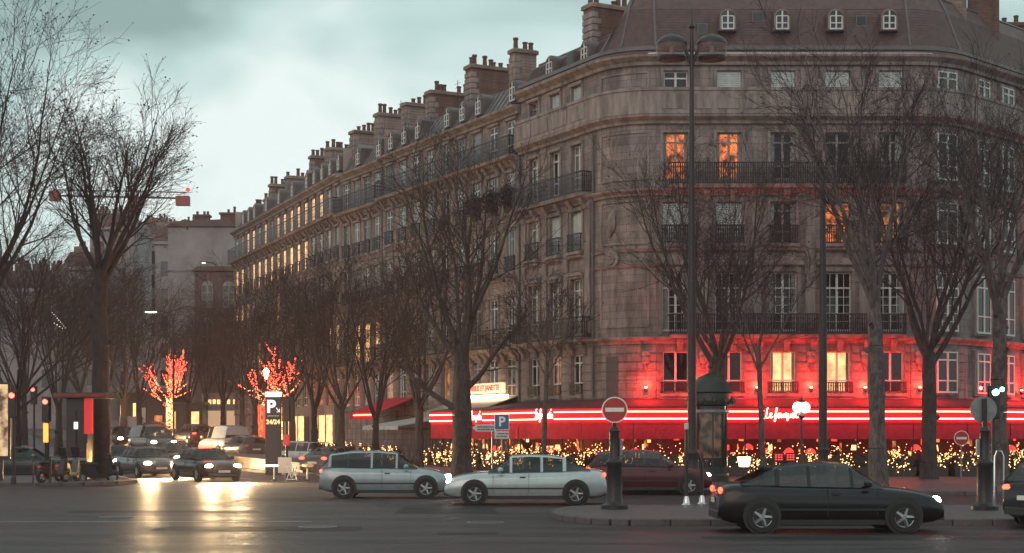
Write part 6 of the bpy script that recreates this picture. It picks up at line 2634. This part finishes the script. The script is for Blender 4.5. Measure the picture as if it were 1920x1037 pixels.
def wheel_parts(r):
    if r in WH:
        return
    mb = MB()
    prof = [(r * .62, -.1), (r * .94, -.1), (r, -.06), (r, .06), (r * .94, .1), (r * .62, .1)]
    k = 20
    for a in range(k):
        an = 2 * PI * a / k
        mb.v += [(rr * math.cos(an), yy, rr * math.sin(an)) for rr, yy in prof]
    m = len(prof)
    for a in range(k):
        b = (a + 1) % k
        for j in range(m):
            j2 = (j + 1) % m
            mb.f.append((a * m + j, a * m + j2, b * m + j2, b * m + j))
    ty = mb.mesh('wheel', 'tyre', True)
    rm = MB().disc((0, -.05, 0), 'y', r * .2, .07, 10)
    for i in range(5):
        a = 2 * PI * i / 5
        c, s = math.cos(a), math.sin(a)
        rm.tube([(c * r * .12, -.06, s * r * .12), (c * r * .64, -.07, s * r * .64)], [.05, .035], 5)
    ring = []
    for a in range(21):
        an = 2 * PI * a / 20
        ring.append((math.cos(an) * r * .64, -.07, math.sin(an) * r * .64))
    rm.tube(ring, .02, 5)
    rm.disc((0, .02, 0), 'y', r * .62, .02, 18)
    WH[r] = (ty, rm.mesh('rim', 'rim', True))


def at_y(px, s_):
    return W(px, s_)


C = paint
ANG_Q = math.atan2(-DL.y, -DL.x) + R(3)     # queue drives down the avenue towards the camera
# near traffic crossing the square
car('dark saloon car in the near lane before the traffic island', W(1545, 90), 0, 'sedan', C('paint_black', (.009, .008, .01)), 'headlight_dim', 'taillight')
car('pale silver saloon car crossing behind the no-entry sign', W(985, 65), PI, 'sedan', C('paint_silver', (.42, .47, .48)), 'headlight_dim', 'taillight')
car('silver-blue hatchback crossing in the middle, behind the pale saloon', W(725, 59), 0, 'hatch', C('paint_blue_silver', (.28, .34, .36)), 'headlight_dim', 'taillight')
car('dark car cut by the right edge showing a lit red tail lamp', W(2062, 86), R(24), 'hatch', C('paint_black', (.009, .008, .01)), None, 'taillight')
car('dark car turning away with two red tail lamps, between totem and silver hatchback', W(636, 38), R(62), 'sedan', C('paint_grey', (.07, .07, .075)), None, 'taillight')
car('dark red car passing behind the no-entry sign column', W(1215, 56), 0, 'hatch', C('paint_wine', (.08, .015, .02)), 'headlight_dim', 'taillight')
# queue facing the camera
car('taxi with red roof sign and blazing headlights, right front of the queue', W(385, 43.2), ANG_Q, 'sedan', C('paint_black', (.009, .008, .01)), 'headlight', None, 5000, taxi='signal_red')
car('car with blazing headlights, left front of the queue', W(274, 39.5), ANG_Q, 'sedan', C('paint_grey', (.07, .07, .075)), 'headlight', None, 4500)
car('car in the second row of the queue, headlights seen between the front pair', W(330, 34.0), ANG_Q, 'hatch', C('paint_black', (.009, .008, .01)), 'headlight', None, 3000)
car('dark car by the left kerb with one bright headlight', W(217, 36.0), ANG_Q, 'sedan', C('paint_black', (.009, .008, .01)), 'headlight_dim', None, 0)
car('tall dark van in the queue with bright headlights', W(286, 28.5), ANG_Q, 'van', C('paint_grey', (.07, .07, .075)), 'headlight', None, 0, category='van')
car('car behind the dark van at the left of the queue with headlights on', W(226, 27.0), ANG_Q, 'suv', C('paint_black', (.009, .008, .01)), 'headlight', None, 0)
car('far pale car at the back left of the queue', W(188, 25.0), ANG_Q, 'hatch', C('paint_silver', (.42, .47, .48)), 'headlight', None, 0)
car('far dark roofed car in the middle of the avenue before the kiosk', W(292, 23.2), ANG_Q, 'sedan', C('paint_grey', (.07, .07, .075)), None, None)
car('dark red car further up the avenue left of the white van', W(362, 26.0), ANG_Q + PI, 'suv', C('paint_wine', (.08, .015, .02)), None, 'taillight')
car('white panel van seen from behind at the right of the queue', W(420, 29.0), ANG_Q + PI, 'van', C('paint_white', (.6, .58, .57)), None, 'taillight_faint', category='van')
car('dark parked car at the right kerb behind the white van', W(458, 30.5), ANG_Q + PI, 'hatch', C('paint_grey', (.07, .07, .075)), None, 'taillight_faint')
car('pale blue car with lights on between the totem and the turning car', W(580, 33.5), R(-25), 'hatch', C('paint_silver', (.42, .47, .48)), 'headlight_dim', None)
car('dark parked car at the far left behind the traffic signal', W(45, 40), R(4), 'sedan', C('paint_teal', (.03, .05, .055)), None, None)


def scooter(label, loc, rz, m='paint_black', light=None):
    t = thing('scooter', label, 'scooter', loc, rz, 'parked scooters on the left pavement')
    wheel_parts(.24)
    for x in (-.62, .62):
        wh = link('wheel', WH[.24][0], t, (x, 0, .24))
        wh.scale = (1, .6, 1)
        link('rim', WH[.24][1], wh)
    obj('body', MB().prism([(-.75, .45), (-.6, .75), (-.1, .72), (.02, .36), (.36, .34), (.5, .95), (.62, .95), (.56, .3), (.3, .22), (-.3, .22)], -.14, .14), m, t)
    obj('seat', MB().blob((-.36, 0, .78), (.4, .15, .09), 10, 6), 'seat_black', t, smooth=True)
    obj('fork', MB().tube([(.62, 0, .24), (.5, 0, .98)], .035, 6), 'metal_dark', t)
    obj('handlebar', MB().tube([(.42, -.32, 1.05), (.52, -.12, 1.0), (.52, .12, 1.0), (.42, .32, 1.05)], .02, 6), 'metal_dark', t)
    obj('windshield', MB().prism([(.56, .95), (.6, .97), (.46, 1.38), (.43, 1.36)], -.2, .2), 'car_glass', t)
    obj('front_fender', MB().blob((.62, 0, .42), (.26, .1, .13), 10, 6), m, t, smooth=True)
    obj('headlight', MB().blob((.63, 0, .82), (.05, .09, .08), 8, 6), light or 'metal_grey', t)
    obj('taillight', MB().blob((-.75, 0, .62), (.04, .1, .05), 8, 5), 'taillight_faint', t)
    for sy in (-1, 1):
        obj('mirror', MB().blob((.44, sy * .34, 1.2), (.03, .07, .05), 8, 5), 'metal_dark', t)
    obj('stand', MB().tube([(-.05, .0, .25), (-.12, .18, .0)], .015, 5), 'metal_dark', t)
    return t


x, y, z = W(182, 45.5)
scooter('parked scooter at the tip of the left kerb beside the headlights', (x, y, z + .0), R(20))
x, y, z = W(128, 46.5)
scooter('parked scooter in front of the newsstand', (x, y, z + .13), R(70), 'paint_grey')
x, y, z = W(100, 48)
scooter('parked scooter beside the pedestrian signal', (x, y, z + .13), R(60), 'paint_black')

# tiny or dim emitters are found by the camera only, the lamps above do the lighting
for nm in ('bulb_warm', 'bulb_red', 'bulb_orange', 'lit_amber', 'lit_gold', 'lit_orange', 'lit_dim', 'taillight', 'taillight_faint', 'signal_red', 'signal_green', 'signal_amber', 'sign_white', 'sign_red_dim', 'poster_light', 'poster_print', 'lamp_warm', 'lamp_white', 'sign_cream'):
    MATS[nm].cycles.emission_sampling = 'NONE'

# ================================================================== HAZE
hz = MB().box(-95, 95, -8, 240, -1.5, 48)
for f_ in hz.f:
    pass
ho = stuff(obj('haze', hz, None))
hm = bpy.data.materials.new('haze')
hm.use_nodes = True
nt = hm.node_tree
nt.nodes.clear()
out = nt.nodes.new('ShaderNodeOutputMaterial')
pv_ = nt.nodes.new('ShaderNodeVolumePrincipled')
pv_.inputs['Color'].default_value = (.95, .72, .79, 1)
pv_.inputs['Density'].default_value = 0.0005
pv_.inputs['Anisotropy'].default_value = 0.35
nt.links.new(pv_.outputs[0], out.inputs['Volume'])
ho.data.materials.append(hm)
